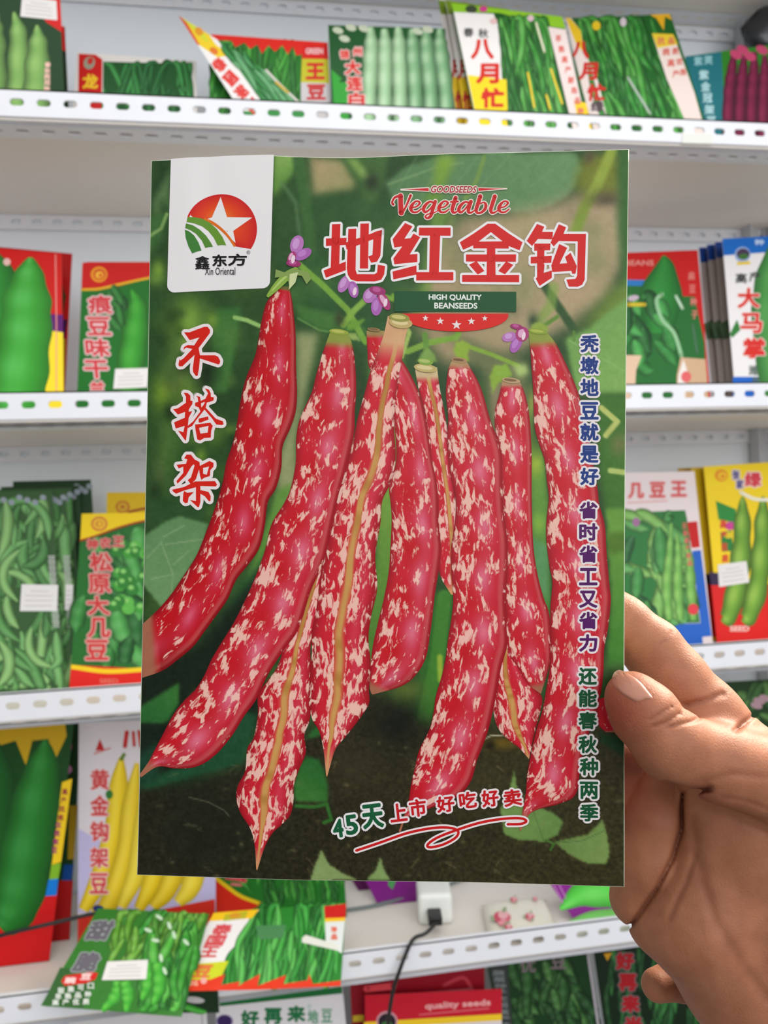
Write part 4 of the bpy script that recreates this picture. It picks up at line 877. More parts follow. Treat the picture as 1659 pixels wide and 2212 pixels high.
for i in (1, 0):
    o = 16 * i
    p = Pack(('white and yellow packet directly behind the lime-topped one, showing only its left edge', 'rearmost white and yellow packet of the lime-topped pile, a thin strip at its left')[i], 1, (962 - o, 2 - 6 * i), (1100 - o, 20), (1120 - o, 240), (1004 - o, 236), 0.088 + 0.010 * i, 11, color=(214, 208, 206), group='lime-topped packets on the top shelf')
    p.poly(PT, [(962 - o, 0), (1100 - o, 20), (1100 - o, 46), (968 - o, 30)], (112, 140, 34)); p.poly(PT, [(990 - o, 165), (1060 - o, 175), (1090 - o, 330), (1014 - o, 330)], (214, 178, 30)); p.chars(LT, '月忙', (1002 - o, 150), (1012 - o, 218), 26, 44, (170, 50, 40), 1.6); p.finish()
p = Pack('upright lime-topped packet with a white and yellow column, red characters and long dark green beans', 1, (974, 6), (1214, 36), (1272, 244), (1022, 238), 0.075, 11, color=(26, 84, 30), group='lime-topped packets on the top shelf')
p.poly(PT, [(974, 6), (1214, 36), (1222, 62), (1180, 56), (1080, 28), (980, 26)], (140, 196, 40)); p.poly(PT, [(980, 26), (1066, 30), (1078, 60), (1082, 120), (1094, 170), (1100, 330), (1044, 330)], (238, 234, 232))
p.podfill(PT, [(1082, 40), (1176, 48), (1236, 330), (1106, 330)], 80, 1.42, 150, 15, [(50, 140, 46), (84, 170, 70), (32, 108, 36)], .16, .9, 11)
p.poly(PT, [(1010, 162), (1094, 172), (1100, 330), (1044, 330)], (246, 216, 30)); p.poly(PT, [(1184, 58), (1222, 64), (1280, 330), (1250, 330)], (238, 220, 216)); p.poly(PT, [(1240, 218), (1266, 222), (1290, 330), (1262, 330)], (244, 206, 40))
p.chars(LT, '春秋', (1012, 70), (1044, 72), 22, 20, (70, 70, 70), .6); p.chars(LT, '八月忙', (1042, 106), (1064, 212), 50, 44, (212, 40, 28), 2.2); p.chars(LT, '早熟高产耐热品种', (1206, 84), (1254, 240), 13, 15, (224, 110, 100), .5)
p.ell('emblem', 1018, 20, 13, 8, (60, 70, 50), .1); p.ell(PT, 1044, 20, 9, 6, (206, 60, 140)); p.ell(PT, 1146, 40, 7, 7, (220, 190, 200)); p.ell(PT, 1066, 46, 8, 6, (230, 190, 190))
for a_, b_ in (((1158, 50), (1176, 112)), ((1190, 150), (1214, 224)), ((1140, 158), (1154, 232)), ((1180, 206), (1188, 236))): p.stroke(PT, [a_, b_], 4.5, (232, 228, 200) if a_[1] < 140 else (240, 208, 60), False)
p.finish()
p = Pack('dark bean packet slumped to the right, between the lime-topped packet and the teal one', 1, (1222, 40), (1448, 30), (1520, 252), (1270, 248), 0.10, 12, color=(28, 96, 34), group='lime-topped packets on the top shelf')
p.podfill(PT, [(1252, 44), (1406, 40), (1500, 330), (1300, 330)], 90, 1.25, 140, 16, [(46, 140, 48), (70, 160, 60), (34, 112, 40)], .18, .9, 17)
p.poly(PT, [(1222, 40), (1232, 38), (1254, 66), (1262, 110), (1290, 170), (1330, 330), (1290, 330)], (236, 220, 214)); p.poly(PT, [(1222, 38), (1232, 40), (1254, 66), (1262, 116), (1242, 90)], (240, 196, 40)); p.poly(PT, [(1408, 72), (1454, 74), (1500, 200), (1536, 330), (1510, 330), (1440, 170)], (240, 222, 214)); p.poly(PT, [(1408, 72), (1454, 74), (1464, 96), (1420, 104)], (240, 206, 50)); p.poly(PT, [(1404, 32), (1446, 30), (1452, 44), (1436, 36), (1434, 66), (1418, 40)], (236, 180, 30))
p.chars(LT, '八月忙', (1254, 108), (1288, 200), 40, 38, (206, 40, 34), 2, slant=.1); p.text(LT, '绿', 1276, 218, 1304, 242, (90, 70, 80), 1); p.chars(LT, '抗病高产', (1428, 88), (1460, 160), 16, 17, (222, 110, 96), .5); p.chars(LT, '品质优良', (1450, 88), (1476, 156), 14, 15, (222, 110, 96), .5)
p.ell(PT, 1288, 56, 9, 10, (236, 200, 40)); p.ell(PT, 1346, 48, 7, 10, (220, 206, 214)); p.stroke(PT, [(1356, 168), (1404, 246)], 5, (176, 190, 176), False); p.finish()
p = Pack('teal and green packet with dark purple pods at the right end of the top shelf', 1, (1480, 122), (1700, 92), (1710, 262), (1500, 256), 0.13, 8, color=(44, 126, 34))
p.poly(PT, [(1480, 122), (1558, 112), (1570, 340), (1496, 340)], (28, 112, 122))
for k in range(6): p.pod(PT, [(1586 + 22 * k, 112 + 8 * (k % 2)), (1580 + 24 * k, 160), (1574 + 25 * k, 220), (1572 + 25 * k, 340)], [5, 12, 13, 13], (112, 24, 60), (156, 50, 90), .6, 6, .5)
for x, y in ((1590, 118), (1604, 108), (1646, 108), (1620, 122)): p.ell(PT, x, y, 14, 9, (196, 70, 110), .5)
p.chars(LT, '紫荚', (1508, 132), (1530, 130), 19, 20, (150, 200, 206), .5); p.chars(LT, '紫金冠架豆', (1520, 162), (1536, 262), 21, 21, (176, 216, 220), .8); p.finish()

# ============ second shelf
p = Pack('rear packet behind the huge pea pod packet, only its dark red right edge showing', 2, (-40, 530), (156, 548), (140, 846), (-60, 846), 0.115, 9, color=(176, 14, 12)); p.poly(PT, [(118, 560), (142, 640), (132, 700), (118, 690)], (24, 60, 20)); p.poly(PT, [(118, 690), (146, 690), (140, 732), (118, 732)], (54, 16, 66)); p.poly(PT, [(118, 732), (142, 732), (136, 900), (118, 900)], (166, 140, 20)); p.finish()
p = Pack('red-topped packet with huge bright green pea pods at the left end of the second shelf', 2, (-60, 532), (133, 548), (136, 848), (-60, 844), 0.085, 8, color=(210, 20, 14))
p.poly(PT, [(104, 712), (136, 712), (138, 900), (88, 900)], (250, 222, 46)); p.poly(PT, [(108, 678), (136, 680), (136, 718), (106, 714)], (96, 24, 110))
p.pod(PT, [(-8, 545), (-6, 600), (-10, 760)], [4, 40, 46], (40, 130, 44), (70, 170, 70), .3, 3, .7); p.pod(PT, [(66, 556), (64, 584), (58, 650), (54, 730), (40, 830), (34, 900)], [5, 28, 53, 56, 62, 60], (58, 160, 48), (116, 214, 120), .5, 6, .72)
p.stroke('pouch_fold', [(120, 550), (122, 700), (122, 846)], 2.5, (236, 150, 140), False); p.ell('emblem', 15, 566, 8, 8, (236, 190, 180)); p.finish()
p = Pack('red-topped packet with a gold swirl and one curved pea pod, left of the held packet', 2, (178, 568), (372, 566), (374, 846), (167, 844), 0.09, 8, color=(24, 108, 32))
p.poly(PT, [(178, 568), (190, 566), (372, 566), (372, 596), (320, 602), (250, 620), (210, 628), (176, 628)], (200, 18, 12)); p.stroke(PT, [(177, 626), (214, 624), (250, 616), (320, 601), (372, 594)], 5, (224, 176, 30))
p.pod(PT, [(284, 626), (296, 660), (292, 720), (282, 790), (280, 860)], [3, 20, 29, 30, 28], (50, 150, 40), (96, 190, 76), .5, 5, .6); p.podfill(PT, [(240, 625), (276, 620), (262, 700), (220, 720)], 8, 1.0, 50, 18, [(24, 84, 30), (40, 120, 44)], .5, .2, 2)
p.ell('emblem', 214, 593, 18, 17, (232, 150, 30)); p.ell('emblem', 215, 593, 13, 12, (206, 60, 20)); p.ell('emblem', 215, 594, 9, 8, (240, 180, 50)); p.ell('emblem', 217, 595, 4, 4, (214, 90, 20))
p.chars(LT, '痕豆味干', (216, 658), (208, 798), 52, 40, (206, 60, 66), 1.4, (232, 196, 196), 3, slant=-.1); p.text(LT, '兰', 194, 824, 226, 850, (206, 70, 70), 1.6, (230, 190, 190), 2.5); p.sticker([(249, 797), (321, 795), (318, 837), (245, 840)]); p.finish()
p = Pack('red packet with a broad flat green pod and beige lower corners', 2, (1300, 548), (1507, 540), (1532, 826), (1300, 830), 0.10, 8, color=(200, 16, 14))
p.poly(PT, [(1330, 604), (1420, 606), (1440, 640), (1500, 640), (1522, 740), (1530, 900), (1300, 900), (1300, 604)], (30, 104, 40)); p.poly(PT, [(1300, 603), (1400, 605), (1400, 618), (1300, 616)], (40, 120, 190))
p.pod(PT, [(1434, 552), (1436, 580), (1428, 640), (1424, 720)], [4, 24, 46, 30], (34, 128, 46), (70, 160, 70), .2, 2, .7); p.podfill(PT, [(1352, 640), (1420, 640), (1470, 800), (1352, 800)], 16, 1.2, 80, 34, [(40, 130, 50), (64, 160, 70), (28, 100, 40)], .6, .3, 4)
p.poly(PT, [(1300, 766), (1386, 768), (1374, 800), (1370, 900), (1300, 900)], (222, 190, 160)); p.poly(PT, [(1470, 772), (1524, 776), (1534, 900), (1462, 900), (1462, 810)], (206, 170, 136)); p.poly(PT, [(1476, 776), (1466, 810), (1460, 900), (1480, 900), (1484, 800)], (236, 228, 222))
p.stroke(PT, [(1430, 636), (1418, 650), (1430, 690), (1456, 720), (1472, 768)], 8, (150, 196, 150)); p.stroke(PT, [(1460, 640), (1474, 666)], 6, (190, 220, 190)); p.stroke(PT, [(1496, 700), (1506, 764)], 5, (70, 110, 80))
p.stroke(PT, [(1356, 658), (1392, 658)], 8, (214, 186, 40)); p.ell(PT, 1368, 644, 12, 6, (200, 180, 196), -.2); p.ell('emblem', 1482, 814, 11, 12, (222, 100, 100)); p.text(LT, 'BEANS', 1350, 562, 1412, 574, (230, 150, 140), .4); p.chars(LT, '扁豆种子', (1493, 596), (1500, 680), 14, 18, (226, 130, 120), .4); p.finish()
for i in (3, 2, 1):
    o = 17 * i
    p = Pack(('', 'blue-topped white packet second in the stack, its edge just left of the big-leaf front one', 'blue-topped packet third in the stack beside the red one, showing a shaded white edge', 'rearmost blue-topped packet of the leaning stack, against the red packet')[i], 2, (1561 - o, 517 + 6 * i), (1680 - o, 512 + 6 * i), (1710 - o, 830), (1588 - o, 826), 0.088 + 0.011 * i, 9, color=(158, 146, 142), thick=0.008, group='blue-topped packets on the second shelf')  # white and blue darkened to paint in the shade on the rear packets
    p.poly(PT, [(1561 - o, 517 + 6 * i), (1600 - o, 515 + 6 * i), (1604 - o, 550 + 5 * i), (1564 - o, 552 + 5 * i)], (14, 56, 132)); p.poly(PT, [(1570 - o, 700), (1590 - o, 690), (1596 - o, 730), (1578 - o, 734)], (70, 92, 66)); p.finish()
p = Pack('front blue-topped white packet with large red characters and a big green leaf', 2, (1560, 516), (1700, 508), (1730, 832), (1586, 824), 0.075, 9, color=(232, 228, 228), group='blue-topped packets on the second shelf')
p.poly(PT, [(1560, 516), (1700, 508), (1702, 542), (1563, 552)], (14, 102, 190)); p.poly(PT, [(1583, 814), (1640, 814), (1642, 900), (1586, 900)], (20, 96, 190)); p.pod(PT, [(1676, 520), (1670, 600), (1664, 700), (1690, 860)], [10, 38, 40, 44], (60, 136, 60), (110, 180, 100), .3, 4, .75); p.poly(PT, [(1576, 722), (1592, 690), (1600, 712), (1582, 730)], (46, 120, 50))
p.ell('emblem', 1604, 550, 17, 17, (150, 170, 210)); p.ell('emblem', 1605, 549, 14, 12, (70, 50, 80)); p.ell('emblem', 1606, 554, 11, 6, (60, 110, 50)); p.poly('emblem', [(1592, 566), (1620, 564), (1621, 571), (1591, 573)], (226, 196, 60))
p.text(LT, '种', 1630, 517, 1650, 530, (190, 210, 236), .6); p.chars(LT, '高产', (1601, 601), (1630, 598), 25, 22, (60, 62, 60), .8); p.chars(LT, '大马掌', (1617, 644), (1629, 752), 48, 44, (210, 40, 32), 1.6, (240, 214, 206), 1.6); p.chars(LT, '潍县', (1627, 800), (1632, 826), 20, 22, (80, 100, 90), .6); p.finish()

# ============ third shelf
for i in (4, 3, 2, 1, 0):
    ox, oy = (0, 32, 46, 62, 88)[i], (0, 0, -6, -12, -24)[i]
    lab = ('front packet of the jumbled green bean stack, whole price sticker showing', 'second green bean packet in the stack, its own sticker showing beside the front one', 'third packet of the green bean stack, a dark green strip at its right', 'fourth packet of the green bean stack, near its back', 'rearmost and tallest packet of the green bean stack on the third shelf')[i]
    p = Pack(lab, 3, (-60 + ox, 1064 + oy), (108 + ox if i else 112, 1060 + oy), (140 + ox, 1490), (-60 + ox, 1494), 0.08 + 0.012 * i, 9, color=(58, 92, 52) if i < 3 else (36, 66, 36), group='green bean packets stacked on the third shelf')
    if i < 3: p.podfill(PT, [(-20 if not i else 90 + ox * .3, 1084 + oy), (100 + ox, 1084 + oy), (130 + ox, 1484), (-20 if not i else 110 + ox * .3, 1484)], (70, 30, 16)[i], 1.5, 120, 25, [(92, 156, 84), (112, 176, 100), (74, 134, 70), (136, 190, 112)], .8, .2, 30 + i, .5)
    for k in range(6): p.ell(PT, (8 + 17 * k if not i else 60 + ox + 9 * k), 1080 + oy + 6 * math.sin(k * 2.1), 7, 6, (150, 160, 170), .4)
    if i < 2:
        for k in range(12): p.text(LT, '豆', 107 + ox + k * .9 - 4, 1200 + 13 * k, 120 + ox + k * .9, 1212 + 13 * k, (176, 182, 172), .5)
    if i == 0: p.sticker([(47, 1262), (126, 1264), (123, 1320), (43, 1320)])
    if i == 1: p.sticker([(142, 1262), (158, 1263), (156, 1318), (140, 1318)])
    p.finish()
p = Pack('rear yellow-topped pea packet peeking up beside the held packet on the third shelf', 3, (231, 1064), (392, 1063), (392, 1487), (222, 1487), 0.12, 9, color=(230, 190, 24)); p.stroke(PT, [(278, 1106), (316, 1098), (388, 1090)], 5, (160, 50, 20)); p.ell('emblem', 265, 1095, 16, 14, (206, 130, 40)); p.ell('emblem', 265, 1095, 10, 9, (226, 180, 40)); p.ell('emblem', 265, 1095, 5, 4, (196, 110, 40)); p.finish()
p = Pack('yellow-topped pea packet with red brush characters and a red foot, beside green beans', 3, (177, 1110), (392, 1106), (392, 1486), (150, 1488), 0.085, 9, color=(40, 110, 44))
p.podfill(PT, [(176, 1170), (330, 1140), (330, 1430), (160, 1436)], 26, 1.2, 90, 40, [(56, 140, 60), (80, 170, 80), (34, 104, 44)], .7, .6, 41)
for k in range(26):
    r = random.Random(90 + k); x, y = r.uniform(246, 330), r.uniform(1160, 1330); p.ell(PT, x, y, 14, 13, r.choice([(70, 160, 60), (96, 184, 76), (50, 130, 50)])); p.ell(PT, x - 3, y - 4, 6, 5, (140, 206, 110))
p.poly(PT, [(177, 1110), (392, 1106), (392, 1120), (316, 1126), (260, 1140), (210, 1158), (174, 1168)], (250, 214, 28)); p.stroke(PT, [(174, 1168), (210, 1157), (260, 1139), (316, 1125), (390, 1118)], 4, (176, 60, 24)); p.poly(PT, [(154, 1436), (300, 1444), (392, 1438), (392, 1490), (150, 1490)], (224, 36, 28)); p.stroke(PT, [(154, 1440), (230, 1450), (310, 1446), (390, 1440)], 10, (246, 206, 30), cap=False)
p.ell('emblem', 215, 1132, 18, 16, (220, 130, 60)); p.ell('emblem', 215, 1132, 13, 11, (248, 206, 50)); p.ell('emblem', 215, 1132, 9, 7, (220, 140, 50)); p.ell('emblem', 216, 1132, 4, 4, (248, 206, 50))
p.chars(LT, '神农王', (200, 1176), (256, 1170), 24, 22, (206, 60, 60), .8, (226, 170, 160), 1.6); p.chars(LT, '松原大', (218, 1214), (212, 1308), 48, 42, (206, 60, 60), 1.4, (230, 180, 170), 2.4, slant=-.12); p.chars(LT, '几豆', (214, 1356), (210, 1404), 50, 44, (206, 60, 60), 1.6, (230, 180, 170), 2.4); p.text(LT, 'SEED', 216, 1466, 256, 1476, (236, 120, 100), .4); p.finish()
for i in (2, 1):
    o = 28 * i
    p = Pack(('', 'second yellow and red pea packet, an edge behind the sticker-marked front one', 'rearmost yellow pea packet of the stack, its top corner above the white-topped one')[i], 3, (1520 - o, 1010 + i), (1660 - o, 1004), (1680 - o, 1376), (1546 - o + 8 * i, 1376), 0.10 + 0.012 * i, 8, color=(206, 170, 20) if i == 1 else (176, 138, 16), thick=0.008, group='yellow pea packets on the third shelf')
    p.poly(PT, [(1536 - o, 1240), (1600 - o, 1240), (1600 - o, 1262), (1538 - o, 1262)], (34, 24, 50)); p.poly(PT, [(1538 - o, 1262), (1600 - o, 1262), (1610 - o, 1376), (1545 - o, 1376)], (176, 20, 20)); p.finish()
p = Pack('front yellow packet with plump pea pods, a red foot and a price sticker', 3, (1520, 1008), (1700, 996), (1700, 1372), (1554, 1376), 0.10, 8, color=(248, 214, 30), group='yellow pea packets on the third shelf')
p.poly(PT, [(1536, 1264), (1700, 1262), (1700, 1400), (1550, 1400)], (218, 30, 26)); p.poly(PT, [(1532, 1236), (1560, 1238), (1562, 1264), (1536, 1264)], (50, 36, 70)); p.poly(PT, [(1546, 1082), (1590, 1100), (1588, 1130), (1552, 1122)], (46, 140, 60)); p.poly(PT, [(1556, 1150), (1580, 1146), (1584, 1190), (1560, 1192)], (40, 130, 60)); p.ell(PT, 1578, 1136, 13, 9, (206, 70, 150)); p.ell(PT, 1574, 1156, 10, 7, (226, 200, 40))
for x0 in (0, 44): p.pod(PT, [(1604 + x0, 1072), (1604 + x0, 1110), (1602 + x0, 1180), (1594 + x0, 1260), (1574 + x0, 1330), (1560 + x0, 1344)], [2, 15, 21, 22, 20, 6], (110, 160, 52), (176, 210, 96), 1.0, 5, .6)
p.ell('emblem', 1558, 1027, 14, 13, (236, 150, 30), .3); p.ell('emblem', 1560, 1028, 9, 8, (248, 206, 40)); p.ell('emblem', 1561, 1029, 5, 4, (232, 140, 30)); p.chars(LT, '张家', (1590, 1026), (1598, 1046), 16, 20, (60, 60, 130), .7, (236, 220, 220), 2); p.text(LT, '绿', 1608, 1020, 1644, 1052, (216, 60, 70), 1.6, (244, 214, 210), 2.6); p.stroke(PT, [(1600, 1064), (1630, 1078), (1664, 1080)], 7, (244, 240, 220)); p.chars(LT, '高产抗病', (1562, 1132), (1566, 1206), 14, 19, (220, 70, 50), .6); p.text(LT, 'SEED', 1576, 1352, 1618, 1364, (246, 200, 190), .6)
p.sticker([(1550, 1220), (1612, 1212), (1618, 1258), (1553, 1268)]); p.finish()
p = Pack('white-topped packet with red characters over green foliage, blue at its right edge', 3, (1300, 1022), (1500, 1018), (1538, 1372), (1300, 1380), 0.078, 8, color=(230, 216, 216))
p.poly(PT, [(1300, 1110), (1480, 1102), (1484, 1120), (1512, 1345), (1300, 1352)], (44, 118, 56)); p.poly(PT, [(1484, 1128), (1506, 1126), (1512, 1182), (1494, 1184)], (196, 22, 18)); p.poly(PT, [(1495, 1190), (1514, 1188), (1537, 1374), (1300, 1400), (1300, 1352), (1513, 1346)], (34, 96, 190)); p.poly(PT, [(1300, 1352), (1513, 1346), (1520, 1400), (1300, 1400)], (34, 96, 190))
p.podfill(PT, [(1330, 1116), (1470, 1110), (1500, 1340), (1330, 1345)], 34, 1.0, 90, 30, [(62, 144, 66), (90, 166, 84), (40, 104, 54), (126, 186, 90)], 1.0, .4, 51)
for x0 in (0, 24, 52): p.pod(PT, [(1450 + x0 * .5, 1130 + x0), (1446 + x0 * .8, 1200), (1440 + x0, 1270), (1446 + x0, 1340)], [3, 9, 12, 9], (116, 180, 84), (170, 214, 120), 1.0, 6, .6)
p.chars(LT, '几豆王', (1374, 1060), (1466, 1056), 34, 34, (210, 84, 84), 1.4, (232, 190, 190), 2); p.stroke(LT, [(1356, 1086), (1440, 1082)], 3, (226, 170, 170)); p.chars(LT, '无架高产新品', (1478, 1136), (1490, 1216), 10, 13, (214, 110, 96), .4); p.ell(PT, 1374, 1128, 8, 10, (160, 110, 150)); p.ell('emblem', 1497, 1316, 11, 12, (222, 60, 70)); p.finish()

# ============ fourth shelf
p = Pack('rear packet behind the two huge smooth pods, a strip of blue and red showing', 4, (30, 1552), (176, 1546), (152, 1990), (10, 1996), 0.13, 9, color=(24, 60, 24)); p.poly(PT, [(150, 1740), (168, 1740), (160, 1856), (146, 1856)], (176, 140, 20)); p.poly(PT, [(138, 1868), (160, 1868), (154, 1902), (134, 1902)], (20, 74, 150)); p.poly(PT, [(128, 1902), (158, 1902), (150, 2160), (100, 2160)], (176, 20, 20)); p.ell(PT, 146, 1612, 10, 14, (180, 60, 130)); p.ell(PT, 144, 1662, 12, 10, (196, 130, 170)); p.finish()
p = Pack('packet with two huge smooth green pods and a yellow, blue and red striped edge', 4, (-70, 1566), (160, 1556), (106, 2026), (-70, 2036), 0.09, 9, color=(18, 70, 20))
p.poly(PT, [(-70, 1566), (140, 1557), (144, 1590), (120, 1640), (104, 1596), (70, 1600), (56, 1654), (34, 1600), (0, 1610), (-20, 1660)], (206, 166, 20))
p.poly(PT, [(-70, 1990), (30, 1990), (80, 1930), (124, 1930), (106, 2160), (-70, 2160)], (206, 20, 22)); p.poly(PT, [(134, 1690), (156, 1682), (132, 1862), (112, 1868)], (248, 206, 30)); p.poly(PT, [(111, 1868), (132, 1864), (126, 1898), (106, 1902)], (130, 184, 40)); p.poly(PT, [(105, 1900), (126, 1898), (122, 1934), (98, 1936)], (16, 122, 214))
p.pod(PT, [(-8, 1600), (-8, 1680), (-14, 1850)], [4, 40, 48], (20, 90, 26), (40, 120, 50), .2, 3, .7); p.pod(PT, [(98, 1598), (94, 1640), (78, 1730), (54, 1850), (36, 1940), (14, 1990), (0, 2004)], [5, 30, 50, 56, 56, 40, 10], (30, 118, 34), (84, 178, 96), .35, 7, .7)
p.chars(LT, '高产抗病', (140, 1710), (131, 1766), 12, 14, (160, 60, 60), .5); p.chars(LT, '优质架豆', (126, 1782), (118, 1836), 12, 14, (160, 50, 110), .5); p.finish()
p = Pack('white and lilac packet with bright yellow bean pods and red brush characters', 4, (170, 1562), (470, 1548), (464, 1992), (168, 1996), 0.11, 8, color=(226, 218, 224))
p.poly(PT, [(170, 1790), (240, 1830), (430, 1850), (466, 1900), (466, 1970), (168, 1972)], (196, 188, 226)); p.poly(PT, [(168, 1978), (300, 1974), (464, 1942), (470, 2160), (168, 2160)], (214, 50, 36))
for k, pts in enumerate(([(262, 1636), (256, 1700), (246, 1790), (214, 1900), (180, 1966)], [(296, 1648), (284, 1740), (272, 1840), (236, 1950), (200, 1972)], [(330, 1650), (312, 1770), (296, 1880), (262, 1960)], [(360, 1660), (352, 1790), (330, 1900), (300, 1964)], [(400, 1700), (388, 1840), (362, 1920), (330, 1960)], [(440, 1760), (424, 1870), (410, 1920), (384, 1950)])):
    p.pod(PT, pts, [5] + [21] * (len(pts) - 2) + [12], ((242, 206, 26), (236, 200, 30), (244, 214, 50))[k % 3], (252, 240, 130), .1, 4, .78)
p.stroke(PT, [(262, 1640), (268, 1630)], 8, (110, 140, 40)); p.ell(PT, 236, 1716, 8, 10, (50, 120, 50)); p.poly('emblem', [(206, 1622), (216, 1596), (226, 1620)], (196, 30, 30)); p.stroke('emblem', [(204, 1628), (238, 1616)], 3, (214, 100, 100)); p.stroke(LT, [(274, 1582), (270, 1612)], 9, (206, 40, 36)); p.stroke(LT, [(288, 1582), (290, 1610)], 7, (206, 60, 56)); p.stroke(LT, [(300, 1580), (304, 1612)], 7, (206, 60, 56))
p.chars(LT, '黄金钩架豆', (216, 1684), (214, 1908), 40, 44, (210, 66, 66), 1.2, (240, 206, 206), 2); p.ell('emblem', 212, 1962, 12, 7, (40, 50, 120)); p.finish()
p = Pack('green bean packet with a red and yellow swoosh, between yellow beans and purple packets', 4, (456, 1880), (742, 1866), (748, 1960), (464, 1990), 0.108, 60, thick=0.0025, color=(34, 116, 36))
p.podfill(PT, [(490, 1870), (736, 1866), (742, 1944), (560, 1950)], 60, 1.5, 60, 12, [(44, 140, 40), (66, 166, 56), (30, 104, 34)], .3, .3, 61); p.poly(PT, [(462, 1896), (476, 1908), (510, 1934), (560, 1956), (470, 2000)], (226, 44, 24)); p.stroke(PT, [(463, 1894), (486, 1912), (520, 1936), (562, 1952)], 8, (246, 206, 30)); p.stroke(LT, [(490, 1896), (512, 1898), (528, 1902)], 10, (220, 80, 90)); p.stroke(LT, [(500, 1910), (520, 1912)], 6, (226, 120, 120)); p.finish()
lay = (Vector((0, -0.008, LIPZ[4] + 0.004)), Vector((0, -math.cos(math.radians(58)), math.sin(math.radians(58)))))
p = Pack('bean packet with red flame points along its lower edge, lying over the shelf lip', 4, (462, 1972), (748, 1950), (736, 2130), (368, 2142), color=(40, 128, 40), plane=lay, m=M_crinkle, thick=0.004, group='packets lying over the fourth shelf lip')
p.podfill(PT, [(560, 1964), (738, 1956), (728, 2124), (462, 2132)], 95, 1.75, 110, 15, [(40, 144, 44), (60, 170, 60), (26, 112, 34), (84, 186, 76)], .22, .3, 71)
p.poly(PT, [(462, 1972), (560, 1966), (540, 1982), (470, 2138), (368, 2142)], (236, 232, 230)); p.poly(PT, [(462, 1972), (560, 1964), (544, 1984), (452, 1990)], (244, 196, 30)); p.poly(PT, [(398, 2084), (494, 2076), (474, 2118), (378, 2126)], (206, 214, 40))
p.poly(PT, [(368, 2142), (380, 2116), (455, 2116), (486, 2104), (478, 2128), (520, 2120), (514, 2130), (562, 2104), (556, 2130), (618, 2106), (612, 2126), (664, 2118), (668, 2104), (676, 2126), (736, 2118), (736, 2130), (560, 2138)], (226, 56, 22))
p.poly(PT, [(700, 1958), (748, 1952), (746, 1984), (702, 1986)], (206, 30, 24)); p.poly(PT, [(702, 1984), (746, 1982), (745, 1990), (702, 1992)], (244, 200, 40)); p.poly(PT, [(702, 1992), (745, 1990), (738, 2060), (704, 2036)], (226, 230, 226)); p.poly(PT, [(486, 1976), (536, 1968), (530, 1984), (482, 1990)], (186, 180, 40)); p.ell('emblem', 508, 1978, 13, 6, (214, 150, 40), -.1)
p.chars(LT, '泰国王', (480, 2008), (452, 2056), 40, 24, (214, 80, 84), 1.4, slant=.5); p.text(LT, '豆', 418, 2084, 458, 2112, (226, 120, 60), 1.6, slant=.4); p.chars(LT, '珍品', (722, 2008), (722, 2024), 14, 13, (226, 90, 40), .6); p.text(LT, 'BEANS', 392, 2118, 428, 2130, (246, 180, 150), .5); p.ell('emblem', 440, 2119, 7, 7, (240, 170, 160))
p.poly('tape_strip', [(653, 2026), (660, 2020), (732, 2042), (730, 2054), (652, 2036)], (226, 226, 214)); p.poly('tape_strip', [(552, 2000), (618, 1998), (612, 2026), (560, 2030)], (74, 132, 80)); p.finish()
lay2 = (lay[0] + lay[1] * 0.0085, lay[1])
p = Pack('crinkled pea packet with grey characters and a price sticker, lying over the shelf lip', 4, (212, 1962), (452, 1974), (392, 2196), (88, 2172), color=(52, 120, 40), plane=lay2, m=M_crinkle, thick=0.004, group='packets lying over the fourth shelf lip')
p.podfill(PT, [(260, 1972), (440, 1982), (372, 2110), (230, 2110)], 60, 1.9, 90, 20, [(90, 156, 44), (70, 140, 44), (110, 176, 60), (50, 150, 46)], .4, .8, 81); p.podfill(PT, [(330, 2000), (440, 1990), (390, 2180), (300, 2180)], 26, 1.8, 100, 24, [(50, 150, 40), (80, 180, 60), (34, 120, 34)], .3, .8, 82)
for pts in ([(256, 2120), (250, 2150), (220, 2184)], [(270, 2120), (276, 2150), (272, 2186)], [(318, 2080), (320, 2120), (306, 2160)], [(340, 2080), (344, 2130), (330, 2170)]): p.pod(PT, pts, [14, 17, 6], (64, 172, 50), (130, 214, 90), 1.0, 4, .6)
p.poly(PT, [(130, 2090), (152, 2092), (190, 2098), (200, 2120), (180, 2178), (92, 2170)], (50, 96, 44))
p.chars(LT, '甜脆', (216, 2010), (188, 2078), 52, 44, (104, 100, 108), 2.4, (176, 180, 180), 1.6, slant=.5); p.poly(LT, [(132, 2120), (140, 2108), (196, 2100), (212, 2102), (206, 2116), (186, 2124), (140, 2130)], (214, 34, 30)); p.chars(LT, '豌豆', (152, 2118), (186, 2110), 24, 14, (240, 210, 206), .8, slant=.3)
p.chars(LT, '甜脆可口', (132, 2140), (196, 2130), 14, 13, (214, 220, 210), .6); p.chars(LT, '早熟品种', (126, 2154), (190, 2148), 14, 13, (214, 220, 210), .6); p.chars(LT, '高产优质', (120, 2166), (186, 2164), 14, 13, (214, 220, 210), .6)
for x, y, a_ in ((344, 1982, .6), (366, 2000, 1.2), (376, 2020, 1.3), (336, 2032, .2), (348, 2070, 1.4), (356, 2098, 1.2), (402, 2036, .8), (320, 2010, .4)): p.ell(PT, x, y, 9, 4, (196, 222, 190), a_)  # pale foil glints painted over the print
p.sticker([(232, 2078), (320, 2074), (316, 2116), (220, 2118)]); p.finish()
p = Pack('small dark packet with one shiny pod, poking out below the two packets over the lip', 5, (318, 2128), (470, 2128), (474, 2188), (300, 2188), -0.004, 0, color=(26, 50, 28), plane=(Vector((0, -0.004, 0)), Vector((0, -1, 0.0001)).normalized()), thick=0.0015, group='packets lying over the fourth shelf lip')
